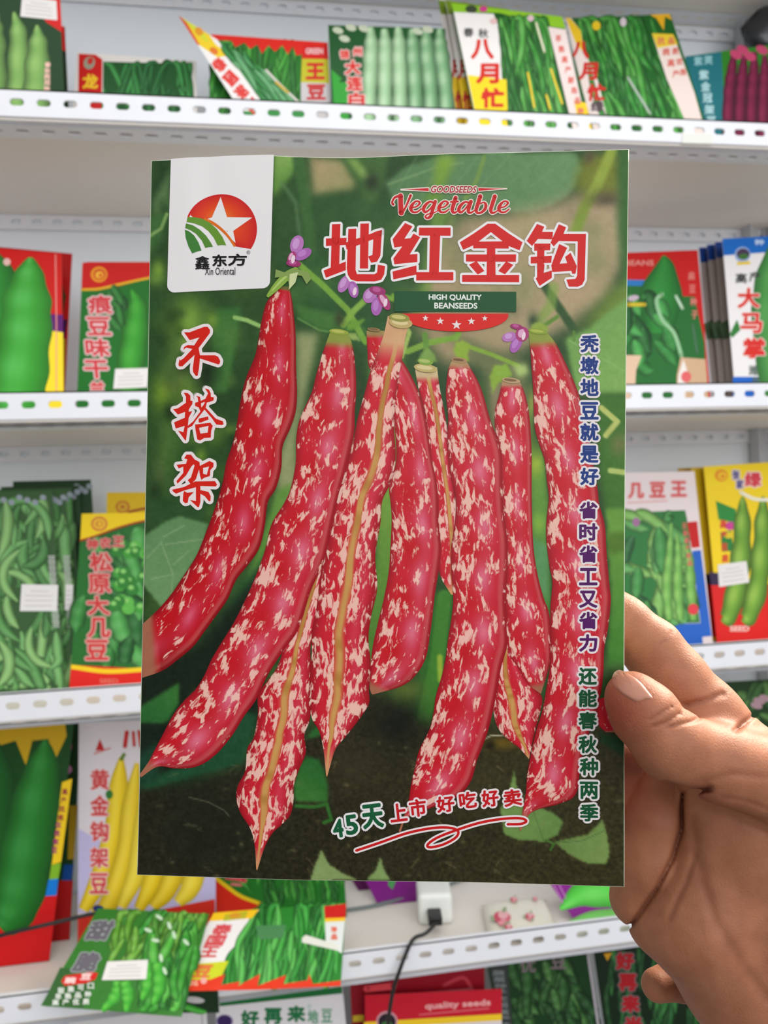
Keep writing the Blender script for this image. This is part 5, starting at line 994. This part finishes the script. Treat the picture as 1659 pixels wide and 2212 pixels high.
p.pod(PT, [(380, 2170), (404, 2176), (430, 2184), (446, 2186)], [6, 8, 7, 3], (60, 170, 50), (150, 220, 130), .2, 3, .6); p.ell(PT, 420, 2160, 22, 7, (196, 190, 190), .1); p.poly(PT, [(300, 2176), (340, 2180), (372, 2164), (380, 2170), (340, 2188), (300, 2188)], (226, 214, 210)); p.finish()
p = Pack('purple and green packet lying flat at the back of the shelf behind the charger', 4, (780, 1884), (960, 1876), (966, 1918), (806, 1934), 0.125, 50, thick=0.0025, color=(122, 22, 124)); p.poly(PT, [(842, 1884), (862, 1884), (848, 1922), (838, 1912)], (70, 150, 80)); p.poly(PT, [(926, 1880), (944, 1878), (936, 1912)], (90, 120, 110)); p.finish()
p = Pack('dark purple packet just behind the flat purple and green one on the fourth shelf', 4, (748, 1884), (830, 1880), (816, 1910), (770, 1916), 0.168, 50, thick=0.0025, color=(92, 20, 84)); p.finish()
p = Pack('purple packet with big bright green pods, between the floral pouch and the hand', 4, (1176, 1890), (1420, 1880), (1420, 1990), (1250, 2002), 0.03, 45, thick=0.004, color=(128, 24, 130))
p.pod(PT, [(1210, 1964), (1260, 1930), (1330, 1920), (1420, 1930)], [4, 30, 42, 40], (76, 196, 60), (150, 230, 130), .3, 3, .75); p.pod(PT, [(1230, 1992), (1290, 1984), (1420, 1980)], [4, 18, 22], (120, 206, 96), (170, 232, 150), .1, 3, .8); p.stroke(PT, [(1190, 1900), (1216, 1950)], 3, (176, 110, 176)); p.stroke(PT, [(1200, 1896), (1222, 1940)], 3, (176, 110, 176)); p.finish()
p = Pack('dark leafy packet with pink flowers seen just past the index finger', 4, (1480, 1478), (1720, 1464), (1720, 1700), (1480, 1700), 0.10, 8, color=(30, 62, 26)); p.podfill(PT, [(1490, 1490), (1700, 1480), (1700, 1690), (1490, 1690)], 60, 1.2, 60, 22, [(50, 100, 40), (30, 80, 30), (80, 130, 60)], 1.0, .3, 91)
for x, y in ((1640, 1514), (1634, 1524), (1652, 1508)): p.ell(PT, x, y, 13, 7, (186, 150, 160), .3)
p.finish()

# ============ bottom shelf
p = Pack('white packet with a blue band at the far left of the bottom shelf', 5, (-40, 2182), (138, 2172), (150, 2260), (-40, 2260), 0.03, 8, color=(206, 210, 218)); p.poly(PT, [(-40, 2196), (136, 2178), (140, 2200), (-40, 2260)], (26, 74, 150)); p.finish()
p = Pack('plain pale grey packet between the blue-banded and the green-banded packets on the bottom shelf', 5, (146, 2192), (446, 2176), (450, 2260), (150, 2260), 0.02, 8, color=(214, 212, 212)); p.stroke(PT, [(436, 2188), (438, 2230)], 3, (170, 168, 170), False); p.finish()
p = Pack('white packet with a green top band and green characters, below the flame-edged packet', 5, (468, 2142), (738, 2116), (752, 2260), (466, 2260), 0.02, 8, color=(222, 218, 220))
p.poly(PT, [(474, 2156), (738, 2126), (740, 2146), (474, 2174)], (24, 104, 50)); p.ell('emblem', 485, 2206, 19, 15, (150, 140, 170)); p.ell('emblem', 485, 2206, 16, 13, (56, 34, 90)); p.ell('emblem', 668, 2174, 6, 6, (196, 206, 200)); p.chars(LT, '好再来', (540, 2200), (640, 2190), 40, 36, (30, 110, 64), 2); p.chars(LT, '地豆', (676, 2196), (706, 2194), 24, 30, (110, 160, 130), 1); p.finish()
for i in (1, 0):
    p = Pack(('front red packet with white lettering and a yellow line, under the phone charger', 'rear red packet standing a little higher behind the yellow-lined one on the bottom shelf')[i], 5, ((788, 2150), (756, 2116))[i], ((1084, 2136), (1046, 2088))[i], ((1084, 2260), (1050, 2260))[i], ((790, 2260), (762, 2260))[i], 0.02 + 0.02 * i, 8, color=((196, 24, 44), (150, 16, 34))[i], group='red packets on the bottom shelf')
    if i == 0:
        p.poly(PT, [(786, 2208), (1084, 2190), (1084, 2204), (786, 2222)], (240, 200, 40)); p.poly(PT, [(786, 2222), (1084, 2204), (1086, 2300), (786, 2300)], (222, 210, 212)); p.text(LT, 'quality seeds', 918, 2162, 1060, 2180, (236, 170, 170), .7, rot=-.06); p.stroke(LT, [(906, 2192), (1056, 2178)], 2.5, (222, 110, 120)); p.ell('emblem', 836, 2206, 23, 22, (206, 150, 160)); p.ell('emblem', 836, 2207, 19, 18, (40, 30, 40)); p.ell('emblem', 836, 2214, 12, 8, (60, 120, 60)); p.stroke(PT, [(792, 2136), (850, 2130)], 14, (206, 60, 70))
    else:
        p.stroke(PT, [(788, 2136), (844, 2130)], 16, (186, 70, 78), cap=False); p.stroke(PT, [(960, 2128), (1000, 2112), (1020, 2136)], 8, (190, 60, 72)); p.stroke(LT, [(880, 2148), (1020, 2136)], 3, (196, 110, 116)); p.poly(PT, [(762, 2194), (786, 2192), (786, 2206), (762, 2208)], (220, 190, 50))
    p.finish()
p = Pack('dark green packet with a column of small grey characters, beside the red packets', 5, (1052, 2082), (1272, 2058), (1304, 2260), (1086, 2260), 0.035, 8, color=(20, 56, 24))
p.podfill(PT, [(1106, 2090), (1268, 2076), (1290, 2250), (1110, 2250)], 50, 1.3, 70, 26, [(36, 84, 34), (60, 110, 50), (24, 66, 28)], .5, .6, 95); p.poly(PT, [(1056, 2084), (1096, 2080), (1110, 2260), (1090, 2260)], (52, 58, 56)); p.stroke(PT, [(1270, 2062), (1296, 2240)], 5, (176, 170, 176), False)
for k in range(11): p.text(LT, '蔬菜种子优质高产抗病丰'[k], 1064 + k * 1.6, 2096 + 14 * k, 1090 + k * 1.6, 2108 + 14 * k, (120, 126, 126), .5)
p.chars(LT, '优豆', (1140, 2084), (1206, 2076), 34, 34, (120, 104, 110), 1); p.finish()
p = Pack('black and green packet with red grey-rimmed characters running down, behind the wrist', 5, (1282, 2054), (1560, 2030), (1600, 2260), (1312, 2260), 0.03, 8, color=(14, 34, 16))
p.podfill(PT, [(1300, 2070), (1540, 2050), (1580, 2250), (1320, 2250)], 60, 1.6, 100, 14, [(26, 84, 34), (40, 106, 44), (18, 60, 24)], .2, .4, 97); p.poly(PT, [(1304, 2060), (1322, 2058), (1312, 2076)], (206, 150, 30)); p.chars(LT, '好再来米', (1350, 2076), (1368, 2214), 40, 38, (160, 24, 32), 2.4, (110, 100, 100), 2.4); p.finish()

# ============ small things on the fourth shelf
zb4 = BOARDZ[4]
m_plast = noise_mat('glossy_white_plastic', (236, 238, 232), (230, 232, 226), 30.0, 0.3, 0.5)
m_blk = noise_mat('black_plastic', (26, 26, 26), (34, 34, 34), 60.0, 0.4, 0.4)
m_gry = noise_mat('grey_cable_rubber', (112, 122, 122), (100, 110, 110), 60.0, 0.5, 0.4)
def rounded_block(mb, cx, cy, cz, sx, sy, sz, bev, c):
    b = bmesh.new(); bmesh.ops.create_cube(b, size=1.0)
    for v in b.verts: v.co = Vector((v.co.x * sx, v.co.y * sy, v.co.z * sz))
    bmesh.ops.bevel(b, geom=list(b.edges), offset=bev, segments=4, profile=0.7, affect='EDGES')
    b.verts.index_update(); mb.add([v.co + Vector((cx, cy, cz)) for v in b.verts], [tuple(v.index for v in f.verts) for f in b.faces], c); b.free()
def on_board(px, py, z):
    r = ray(px, py); return CAM + r * ((z - CAM.z) / r.z)
cp = on_board(948, 2000, zb4)
ch = thing('phone_charger', 'white cube phone charger with a black plug in its face, standing on the fourth shelf', 'charger', (cp.x, cp.y + 0.022, zb4))
ch.rotation_euler = (0, 0, math.radians(-8))
mb = MB(); mb.smooth = True; rounded_block(mb, 0, 0, 0.0186, 0.040, 0.044, 0.036, 0.008, (1, 1, 1, 1)); o = mb.build('charger_body', m_plast); o.parent = ch
mb = MB(); mb.smooth = True; rounded_block(mb, -0.002, -0.033, 0.0165, 0.016, 0.022, 0.010, 0.003, (1, 1, 1, 1)); o = mb.build('plug', m_blk); o.parent = ch; o['label'] = 'black plug'
mb = MB()
a0 = Vector((cp.x - 0.007, cp.y - 0.022, zb4 + 0.0165))
pts = [a0, at_y(920, 2016, 0.020), at_y(894, 2034, -0.002) + Vector((0, 0, 0.003)), at_y(877, 2060, -0.007), at_y(862, 2100, -0.010), at_y(850, 2136, -0.010), at_y(842, 2180, -0.008), at_y(838, 2216, -0.006), at_y(834, 2300, -0.006)]
tube(mb, [Vector(q[:3]) for q in spline([tuple(q) for q in pts], 6)], 0.0021); o = mb.build('charging_cable', m_blk, None, a0); o['label'] = 'black charging cable hanging from the white charger down over the shelf lip'; o['category'] = 'cable'
mb = MB(); pts = [on_board(x, y, zb4 + 0.0030) for x, y in ((700, 1974), (748, 1966), (800, 1958), (860, 1944), (910, 1932), (960, 1914), (1010, 1896))]
tube(mb, [Vector(q[:3]) for q in spline([tuple(q) for q in pts], 5)], 0.0022); o = mb.build('power_cord', m_gry, None, pts[0]); tag(o, 'thin grey cord lying along the fourth shelf behind the white charger', 'cable')
mb = MB(); pts = [at_y(-30, 2030, 0.055), at_y(20, 2016, 0.055), at_y(80, 2002, 0.057), at_y(140, 1988, 0.062), at_y(200, 1974, 0.066), at_y(250, 1968, 0.074)]
tube(mb, [Vector(q[:3]) for q in spline([tuple(q) for q in pts], 5)], 0.0021); o = mb.build('power_cord', m_blk, None, pts[0]); tag(o, 'thin black cord crossing in front of the broad pod and yellow bean packets', 'cable')
# floral tissue pouch
fq = [on_board(x, y, zb4 + 0.014) for x, y in ((1040, 1942), (1178, 1928), (1208, 1998), (1056, 2016))]
fc = sum(fq, Vector()) / 4
fp = thing('tissue_pouch', 'small cream pouch printed with pink roses, lying on the shelf right of the charger', 'pouch', (fc.x, fc.y, zb4 + 0.0006))
mb = MB(); mb.smooth = True; N = 14; Vt, Vbm = [], []
for j in range(N + 1):
    for i in range(N + 1):
        u, v = i / N, j / N; q = (fq[0] * (1 - u) + fq[1] * u) * (1 - v) + (fq[3] * (1 - u) + fq[2] * u) * v
        e = max(0.0, (1 - (2 * u - 1) ** 4) * (1 - (2 * v - 1) ** 4)); Vt.append((q.x - fc.x, q.y - fc.y, 0.005 + 0.009 * e ** .5)); Vbm.append((q.x - fc.x, q.y - fc.y, 0.004 - 0.004 * e ** .4))
W = N + 1; fr = [(j * W + i, (j + 1) * W + i, (j + 1) * W + i + 1, j * W + i + 1) for j in range(N) for i in range(N)]
mb.add(Vt + Vbm, fr + [tuple(k + W * W for k in f[::-1]) for f in fr], rgba((234, 230, 214)))
rim = list(range(W)) + [j * W + N for j in range(1, W)] + [N * W + i for i in range(N - 1, -1, -1)] + [j * W for j in range(N - 1, 0, -1)]
mb.f += [(rim[k], rim[(k + 1) % len(rim)], rim[(k + 1) % len(rim)] + W * W, rim[k] + W * W) for k in range(len(rim))]
o = mb.build('pouch', M_print); o.parent = fp
class Flat(Art):
    def hit(s, px, py, off=0.0): return on_board(px, py, zb4 + 0.0156) + Vector((0, 0, off))
fa = Flat(0.00005)
for x, y, r in ((1084, 1982, 17), (1144, 1980, 9), (1110, 1944, 7), (1098, 2004, 8), (1156, 1944, 5)):
    for k in range(4): fa.ell('rose_print', x + r * .5 * math.cos(k * 1.7), y + r * .4 * math.sin(k * 1.7), r * .65, r * .55, ((222, 110, 130), (236, 150, 160), (206, 80, 104), (240, 180, 184))[k], k)
    for k in range(3): fa.ell('rose_print', x + r * 1.2 * math.cos(k * 2 + 1), y + r * 1.0 * math.sin(k * 2 + 1), r * .4, r * .22, (150, 170, 130), k)
o = fa.parts['rose_print'].build('rose_print', M_print, None, Vector(fp.location)); o.parent = fp; o.location = (0, 0, 0)
# dark bag on the top shelf's far right corner
bp = at_y(1660, 66, 0.19)
mb = MB(); mb.smooth = True; n = 18
for j in range(11):
    for i in range(n):
        ph = math.pi * j / 10; th = 2 * math.pi * i / n; r = 0.034 * math.sin(ph) * (1 + .14 * math.sin(3 * th + j) + .08 * math.sin(7 * th - 2 * j)) + 0.001
        mb.v.append((bp.x + r * math.cos(th), bp.y + r * .7 * math.sin(th), bp.z - 0.036 * math.cos(ph) - 0.004)); mb.c.append((1, 1, 1, 1)); mb.uv.append((0, 0))
mb.f += [(j * n + i, j * n + (i + 1) % n, (j + 1) * n + (i + 1) % n, (j + 1) * n + i) for j in range(10) for i in range(n)] + [tuple(range(n))[::-1], tuple(10 * n + i for i in range(n))]
tag(mb.build('plastic_bag', noise_mat('dark_plastic_bag', (52, 54, 60), (34, 36, 40), 40.0, 0.3, 0.6, 0.4, 60), None, bp), 'crumpled dark grey plastic bag at the upper right corner, above the purple pod packet', 'bag')
# ------------------------------------------------------------------ the hand
def mm(px, py, d): return np.array([(px - CX) * d / F, (py - CY) * d / F, d])
def seg(a, b, k, grp):
    """a, b = (px, py, depth mm, radius px)"""
    return (mm(*a[:3]), a[3] * a[2] / F, mm(*b[:3]), b[3] * b[2] / F, k, grp)
def chain(grp, k, *pts): return [seg(pts[i], pts[i + 1], k, grp) for i in range(len(pts) - 1)]
HS = []
HS += chain('thumb', 3.0, (1364, 1507, 201.5, 56), (1390, 1540, 200, 69), (1446, 1606, 199, 74), (1560, 1650, 203, 80), (1700, 1690, 207, 92), (1820, 1800, 214, 120))
HS += chain('index', 3.0, (1250, 1272, 226, 50), (1345, 1346, 223, 56), (1409, 1402, 221, 62), (1452, 1464, 219, 70), (1515, 1549, 218, 84), (1610, 1660, 217, 92), (1740, 1770, 219, 100))
HS += chain('middle', 3.0, (1180, 1560, 243, 56), (1300, 1626, 243, 58), (1420, 1660, 241, 60), (1560, 1710, 236, 74))
HS += chain('ring', 3.0, (1200, 1720, 240, 54), (1320, 1728, 238, 56), (1440, 1750, 232, 66))
HS += chain('pad', 4.0, (1436, 1690, 231, 46), (1414, 1770, 229, 66), (1400, 1850, 229, 72), (1378, 1940, 230, 60))
HS += chain('little', 3.0, (1420, 2128, 246, 34), (1480, 2112, 250, 44), (1600, 2050, 250, 60))
HS += chain('palm', 9.0, (1574, 1800, 222, 100), (1514, 1984, 225, 116), (1612, 2104, 229, 128), (1702, 2232, 236, 138), (1790, 2400, 246, 160))
HS += chain('palm', 6.0, (1406, 1994, 228, 46), (1510, 1986, 225, 110))
HS += chain('palm', 9.0, (1620, 1770, 219, 90), (1720, 1960, 226, 150), (1800, 2200, 238, 180), (1900, 2420, 248, 190))
HS += chain('palm', 9.0, (1560, 1700, 224, 90), (1740, 1800, 224, 130), (1860, 2000, 230, 170), (1900, 2400, 248, 200))
HS += chain('palm', 9.0, (1600, 1660, 226, 90), (1760, 1790, 226, 120))
def smin(a, b, k):
    h = np.clip(0.5 + 0.5 * (b - a) / k, 0, 1); return b * (1 - h) + a * h - k * h * (1 - h)
def capsule(P, a, ra, b, rb):
    ab = b - a; t = np.clip(((P - a) @ ab) / (ab @ ab), 0, 1); t = t * t * (3 - 2 * t) if False else t
    return np.linalg.norm(P - a - t[..., None] * ab, axis=-1) - (ra + (rb - ra) * t)
CREASE = []                                               # (polyline px/depth, groove depth mm, width mm)
def crease(depth, width, *pts): CREASE.append(([mm(*p) for p in pts], depth, width))
crease(1.6, 0.7, (1476, 1715, 214), (1471, 1790, 214), (1452, 1855, 214), (1418, 1920, 216), (1380, 1975, 219), (1362, 2000, 222))
crease(2.2, 0.9, (1438, 1694, 197), (1480, 1712, 198), (1532, 1704, 198))
crease(0.6, 0.9, (1500, 1850, 210), (1482, 1905, 211), (1456, 1960, 212), (1446, 1985, 212))
crease(0.5, 1.6, (1495, 1770, 206), (1512, 1880, 207), (1545, 1990, 208), (1600, 2080, 209), (1659, 2160, 210))
crease(0.8, 0.9, (1480, 1524, 206), (1530, 1512, 206), (1560, 1500, 207)); crease(1.0, 0.7, (1588, 1578, 205), (1625, 1548, 206))
crease(0.4, 0.4, (1424, 1392, 212), (1440, 1384, 212), (1450, 1366, 213))
crease(0.6, 0.5, (1412, 1570, 189), (1440, 1560, 189), (1470, 1540, 190)); crease(0.6, 0.5, (1440, 1572, 189), (1490, 1560, 190), (1510, 1552, 191)); crease(0.45, 0.4, (1404, 1556, 189), (1430, 1540, 189), (1450, 1526, 190))
crease(0.3, 1.0, (1520, 1690, 193), (1580, 1672, 194), (1659, 1680, 196)); crease(0.25, 0.7, (1560, 1722, 199), (1610, 1730, 199), (1659, 1748, 199)); crease(0.25, 0.7, (1520, 1740, 200), (1600, 1775, 200), (1659, 1800, 200))
def fold_dist(P, pts):
    """distance in mm across the skin from a fold line"""
    Q = P[..., :2] * (213.0 / P[..., 2:3]); m = np.full(P.shape[:-1], 1e9)
    for a, b in zip(pts[:-1], pts[1:]):
        A, B = a[:2] * 213.0 / a[2], b[:2] * 213.0 / b[2]; ab = B - A
        t = np.clip(((Q - A) @ ab) / (ab @ ab), 0, 1); q = Q - A - t[..., None] * ab
        m = np.minimum(m, np.hypot(np.hypot(q[..., 0], q[..., 1]), np.maximum(0, np.abs(P[..., 2] - (a[2] + b[2]) / 2) - 12) * 0.5))
    return m
def sdf(P):
    grp = {}
    for a, ra, b, rb, k, g in HS:
        d = capsule(P, a, ra, b, rb); grp[g] = d if g not in grp else smin(grp[g], d, k)
    d = grp['palm']
    for g, k in (('thumb', 3.0), ('index', 4.0), ('middle', 3.0), ('ring', 3.0), ('pad', 0.8), ('little', 4.0)): d = smin(d, grp[g], k)
    for pts, dep, wd in CREASE: d = d + dep * np.exp(-(fold_dist(P, pts) / wd) ** 2)
    return d
lo = np.array([46.0, 14.0, 178.0]); hi_ = np.array([150.0, 182.0, 262.0]); vx = 0.5; CO = 4
ncs = [int(np.ceil((hi_[i] - lo[i]) / (vx * CO))) + 1 for i in range(3)]
Dc = sdf(np.stack(np.meshgrid(*[lo[i] + vx * CO * np.arange(ncs[i]) for i in range(3)], indexing='ij'), -1))   # coarse pass, then the fine band only
nx, ny, nz3 = [(n - 1) * CO for n in ncs]
near = np.abs(Dc) < vx * CO * 3.2
D = np.repeat(np.repeat(np.repeat(Dc[:-1, :-1, :-1], CO, 0), CO, 1), CO, 2).astype(np.float32)
nb_ = near[:-1, :-1, :-1] | near[1:, 1:, 1:]
for i, j, k in [np.argwhere(nb_).T]:
    oo = np.stack(np.meshgrid(*[np.arange(CO)] * 3, indexing='ij'), -1).reshape(-1, 3)
    cells = np.stack([i, j, k], 1) * CO
    for c0 in range(0, len(cells), 4000):
        q = (cells[c0:c0 + 4000, None, :] + oo[None]).reshape(-1, 3); D[q[:, 0], q[:, 1], q[:, 2]] = sdf(lo + vx * q)
D[:, -2:, :] = 1.0; D[-2:, :, :] = 1.0; D[:2] = 1.0; D[:, :, -2:] = 1.0
inn = D < 0
s8 = sum(inn[a:nx - 1 + a, b:ny - 1 + b, c:nz3 - 1 + c].astype(np.int8) for a in (0, 1) for b in (0, 1) for c in (0, 1))
act = (s8 > 0) & (s8 < 8); idx = -np.ones(act.shape, int); ii = np.argwhere(act); idx[act] = np.arange(len(ii))
acc = np.zeros((len(ii), 3)); cnt = np.zeros(len(ii))
cor = [(a, b, c) for a in (0, 1) for b in (0, 1) for c in (0, 1)]
for p_ in cor:
    for ax in range(3):
        if p_[ax]: continue
        q_ = tuple(1 if k == ax else p_[k] for k in range(3))
        da = D[ii[:, 0] + p_[0], ii[:, 1] + p_[1], ii[:, 2] + p_[2]]; db = D[ii[:, 0] + q_[0], ii[:, 1] + q_[1], ii[:, 2] + q_[2]]
        cr = (da < 0) != (db < 0); t = np.where(cr, da / np.where(cr, da - db, 1), 0)
        pos = np.array(p_, float)[None] * np.ones((len(ii), 1)); pos[:, ax] += t
        acc[cr] += pos[cr]; cnt[cr] += 1
Vh = lo + vx * (ii + acc / cnt[:, None]); quads = []
for ax in range(3):
    u, v = (ax + 1) % 3, (ax + 2) % 3
    sl = [slice(None)] * 3; s2 = [slice(None)] * 3; sl[ax] = slice(0, -1); s2[ax] = slice(1, None)
    A_ = inn[tuple(sl)]; B_ = inn[tuple(s2)]
    for fl_, msk in ((False, A_ & ~B_), (True, ~A_ & B_)):
        e = np.argwhere(msk); e = e[(e[:, u] > 0) & (e[:, v] > 0) & (e[:, u] < act.shape[u]) & (e[:, v] < act.shape[v])]
        def cell(du, dv):
            q = e.copy(); q[:, u] -= du; q[:, v] -= dv; return idx[q[:, 0], q[:, 1], q[:, 2]]
        Q_ = np.stack([cell(1, 1), cell(0, 1), cell(0, 0), cell(1, 0)], 1)
        quads.append(Q_[:, ::-1] if fl_ else Q_)
Qh = np.concatenate(quads); Qh = Qh[(Qh >= 0).all(1)]
def c2w(p): return CAM + rt * (p[0] / 1000) - up * (p[1] / 1000) + fw * (p[2] / 1000)
Rm = np.array([[rt[i] for i in range(3)], [-up[i] for i in range(3)], [fw[i] for i in range(3)]])
Wh = np.array(CAM) + (Vh / 1000) @ Rm
m_skin = mat('skin', (222, 166, 134), 0.58, 0.3)
b_ = bsdf(m_skin); b_.inputs['Subsurface Weight'].default_value = 0.18; b_.inputs['Subsurface Radius'].default_value = (1.0, 0.35, 0.2); b_.inputs['Subsurface Scale'].default_value = 0.003
aS = nd(m_skin, 'ShaderNodeAttribute', attribute_name='Col'); tcS = nd(m_skin, 'ShaderNodeTexCoord')
nS = nd(m_skin, 'ShaderNodeTexNoise'); nS.inputs['Scale'].default_value = 160; nS.inputs['Detail'].default_value = 4
rS = nd(m_skin, 'ShaderNodeValToRGB'); rS.color_ramp.elements[0].position = 0.3; rS.color_ramp.elements[0].color = (0.86, 0.80, 0.78, 1); rS.color_ramp.elements[1].position = 0.7; rS.color_ramp.elements[1].color = (1.08, 1.08, 1.08, 1)
mS = nd(m_skin, 'ShaderNodeMix', data_type='RGBA', blend_type='MULTIPLY'); mS.inputs['Factor'].default_value = 1.0
lk(m_skin, tcS.outputs['Object'], nS.inputs['Vector']); lk(m_skin, nS.outputs['Fac'], rS.inputs['Fac']); lk(m_skin, aS.outputs['Color'], mS.inputs['A']); lk(m_skin, rS.outputs['Color'], mS.inputs['B']); lk(m_skin, mS.outputs['Result'], b_.inputs['Base Color'])
nB = nd(m_skin, 'ShaderNodeTexNoise'); nB.inputs['Scale'].default_value = 1600; nB.inputs['Detail'].default_value = 2
vB = nd(m_skin, 'ShaderNodeTexVoronoi', feature='DISTANCE_TO_EDGE'); vB.inputs['Scale'].default_value = 1100
sB = nd(m_skin, 'ShaderNodeMath', operation='ADD'); lk(m_skin, nB.outputs['Fac'], sB.inputs[0]); lk(m_skin, vB.outputs['Distance'], sB.inputs[1])
lk(m_skin, tcS.outputs['Object'], nB.inputs['Vector']); lk(m_skin, tcS.outputs['Object'], vB.inputs['Vector'])
bB = nd(m_skin, 'ShaderNodeBump'); bB.inputs['Strength'].default_value = 0.22; bB.inputs['Distance'].default_value = 0.0004; lk(m_skin, sB.outputs[0], bB.inputs['Height']); lk(m_skin, bB.outputs['Normal'], b_.inputs['Normal'])
hb = MB(); hb.smooth = True
tips = [(mm(1335, 1530, 194), 9.0), (mm(1350, 1640, 230), 12.0), (mm(1340, 1740, 232), 10.0), (mm(1500, 1600, 212), 9), (mm(1480, 1715, 205), 9)]
red_ = np.zeros(len(Vh))
for c_, r_ in tips: red_ += np.exp(-(np.linalg.norm(Vh - c_, axis=1) / r_) ** 2)
red_ = np.clip(red_, 0, 1)
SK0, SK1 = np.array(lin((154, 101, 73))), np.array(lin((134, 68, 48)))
fold = np.zeros(len(Vh))                                     # redder fold skin, plus crease shade painted into the skin colour
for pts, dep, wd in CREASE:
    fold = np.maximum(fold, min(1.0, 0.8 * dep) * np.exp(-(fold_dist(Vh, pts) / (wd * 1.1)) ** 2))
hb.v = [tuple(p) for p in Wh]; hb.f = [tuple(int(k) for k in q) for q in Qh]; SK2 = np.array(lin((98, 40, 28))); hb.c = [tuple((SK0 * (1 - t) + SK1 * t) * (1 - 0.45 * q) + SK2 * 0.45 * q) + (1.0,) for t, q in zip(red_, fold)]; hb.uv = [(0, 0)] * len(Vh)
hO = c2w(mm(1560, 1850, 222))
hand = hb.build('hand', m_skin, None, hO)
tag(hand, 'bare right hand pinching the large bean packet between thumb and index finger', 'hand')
# thumbnail laid on the thumb
def cast(px, py):
    d, best = 170.0, (9.0, 200.0)
    for _ in range(90):
        s_ = float(sdf(mm(px, py, d)[None])[0]); best = min(best, (s_, d))
        if s_ < 0.01: return d
        d += max(0.05, s_ * 0.7)
        if d > 215: break
    return best[1]
nail = spline([(1327, 1452), (1322, 1464), (1325, 1480), (1340, 1496), (1358, 1508), (1376, 1516), (1394, 1511), (1411, 1509), (1402, 1496), (1388, 1478), (1372, 1464), (1354, 1453), (1338, 1447), (1327, 1452)], 4)[:-1]
nc = (1364, 1484); nb = MB(); nb.smooth = True; rings = [0.0, .25, .5, .72, .88, 1.0]; Vn = []; n_ = len(nail); Cn = []
for r_ in rings[1:]:
    for q in nail:
        x, y = nc[0] + (q[0] - nc[0]) * r_, nc[1] + (q[1] - nc[1]) * r_; d = cast(x, y) - (0.42 if r_ < .95 else -0.05); Vn.append(c2w(mm(x, y, d)))
        e = (x - 1326) * 0.75 + (y - 1452) * 0.66; Cn.append(rgba((182, 150, 126) if e < 7 else mixc((154, 106, 86), (162, 112, 92), min(1, e / 60))))
Vn.append(c2w(mm(nc[0], nc[1], cast(*nc) - 0.45))); Cn.append(rgba((158, 109, 88)))
Fn = [(len(Vn) - 1, k, (k + 1) % n_) for k in range(n_)] + [(j * n_ + k, (j + 1) * n_ + k, (j + 1) * n_ + (k + 1) % n_, j * n_ + (k + 1) % n_) for j in range(len(rings) - 2) for k in range(n_)]
nb.add(Vn, Fn, Cn); o = nb.build('thumbnail', print_mat('fingernail', 0.4, spec=0.3), None, hO); o.parent = hand; o.location = (0, 0, 0)
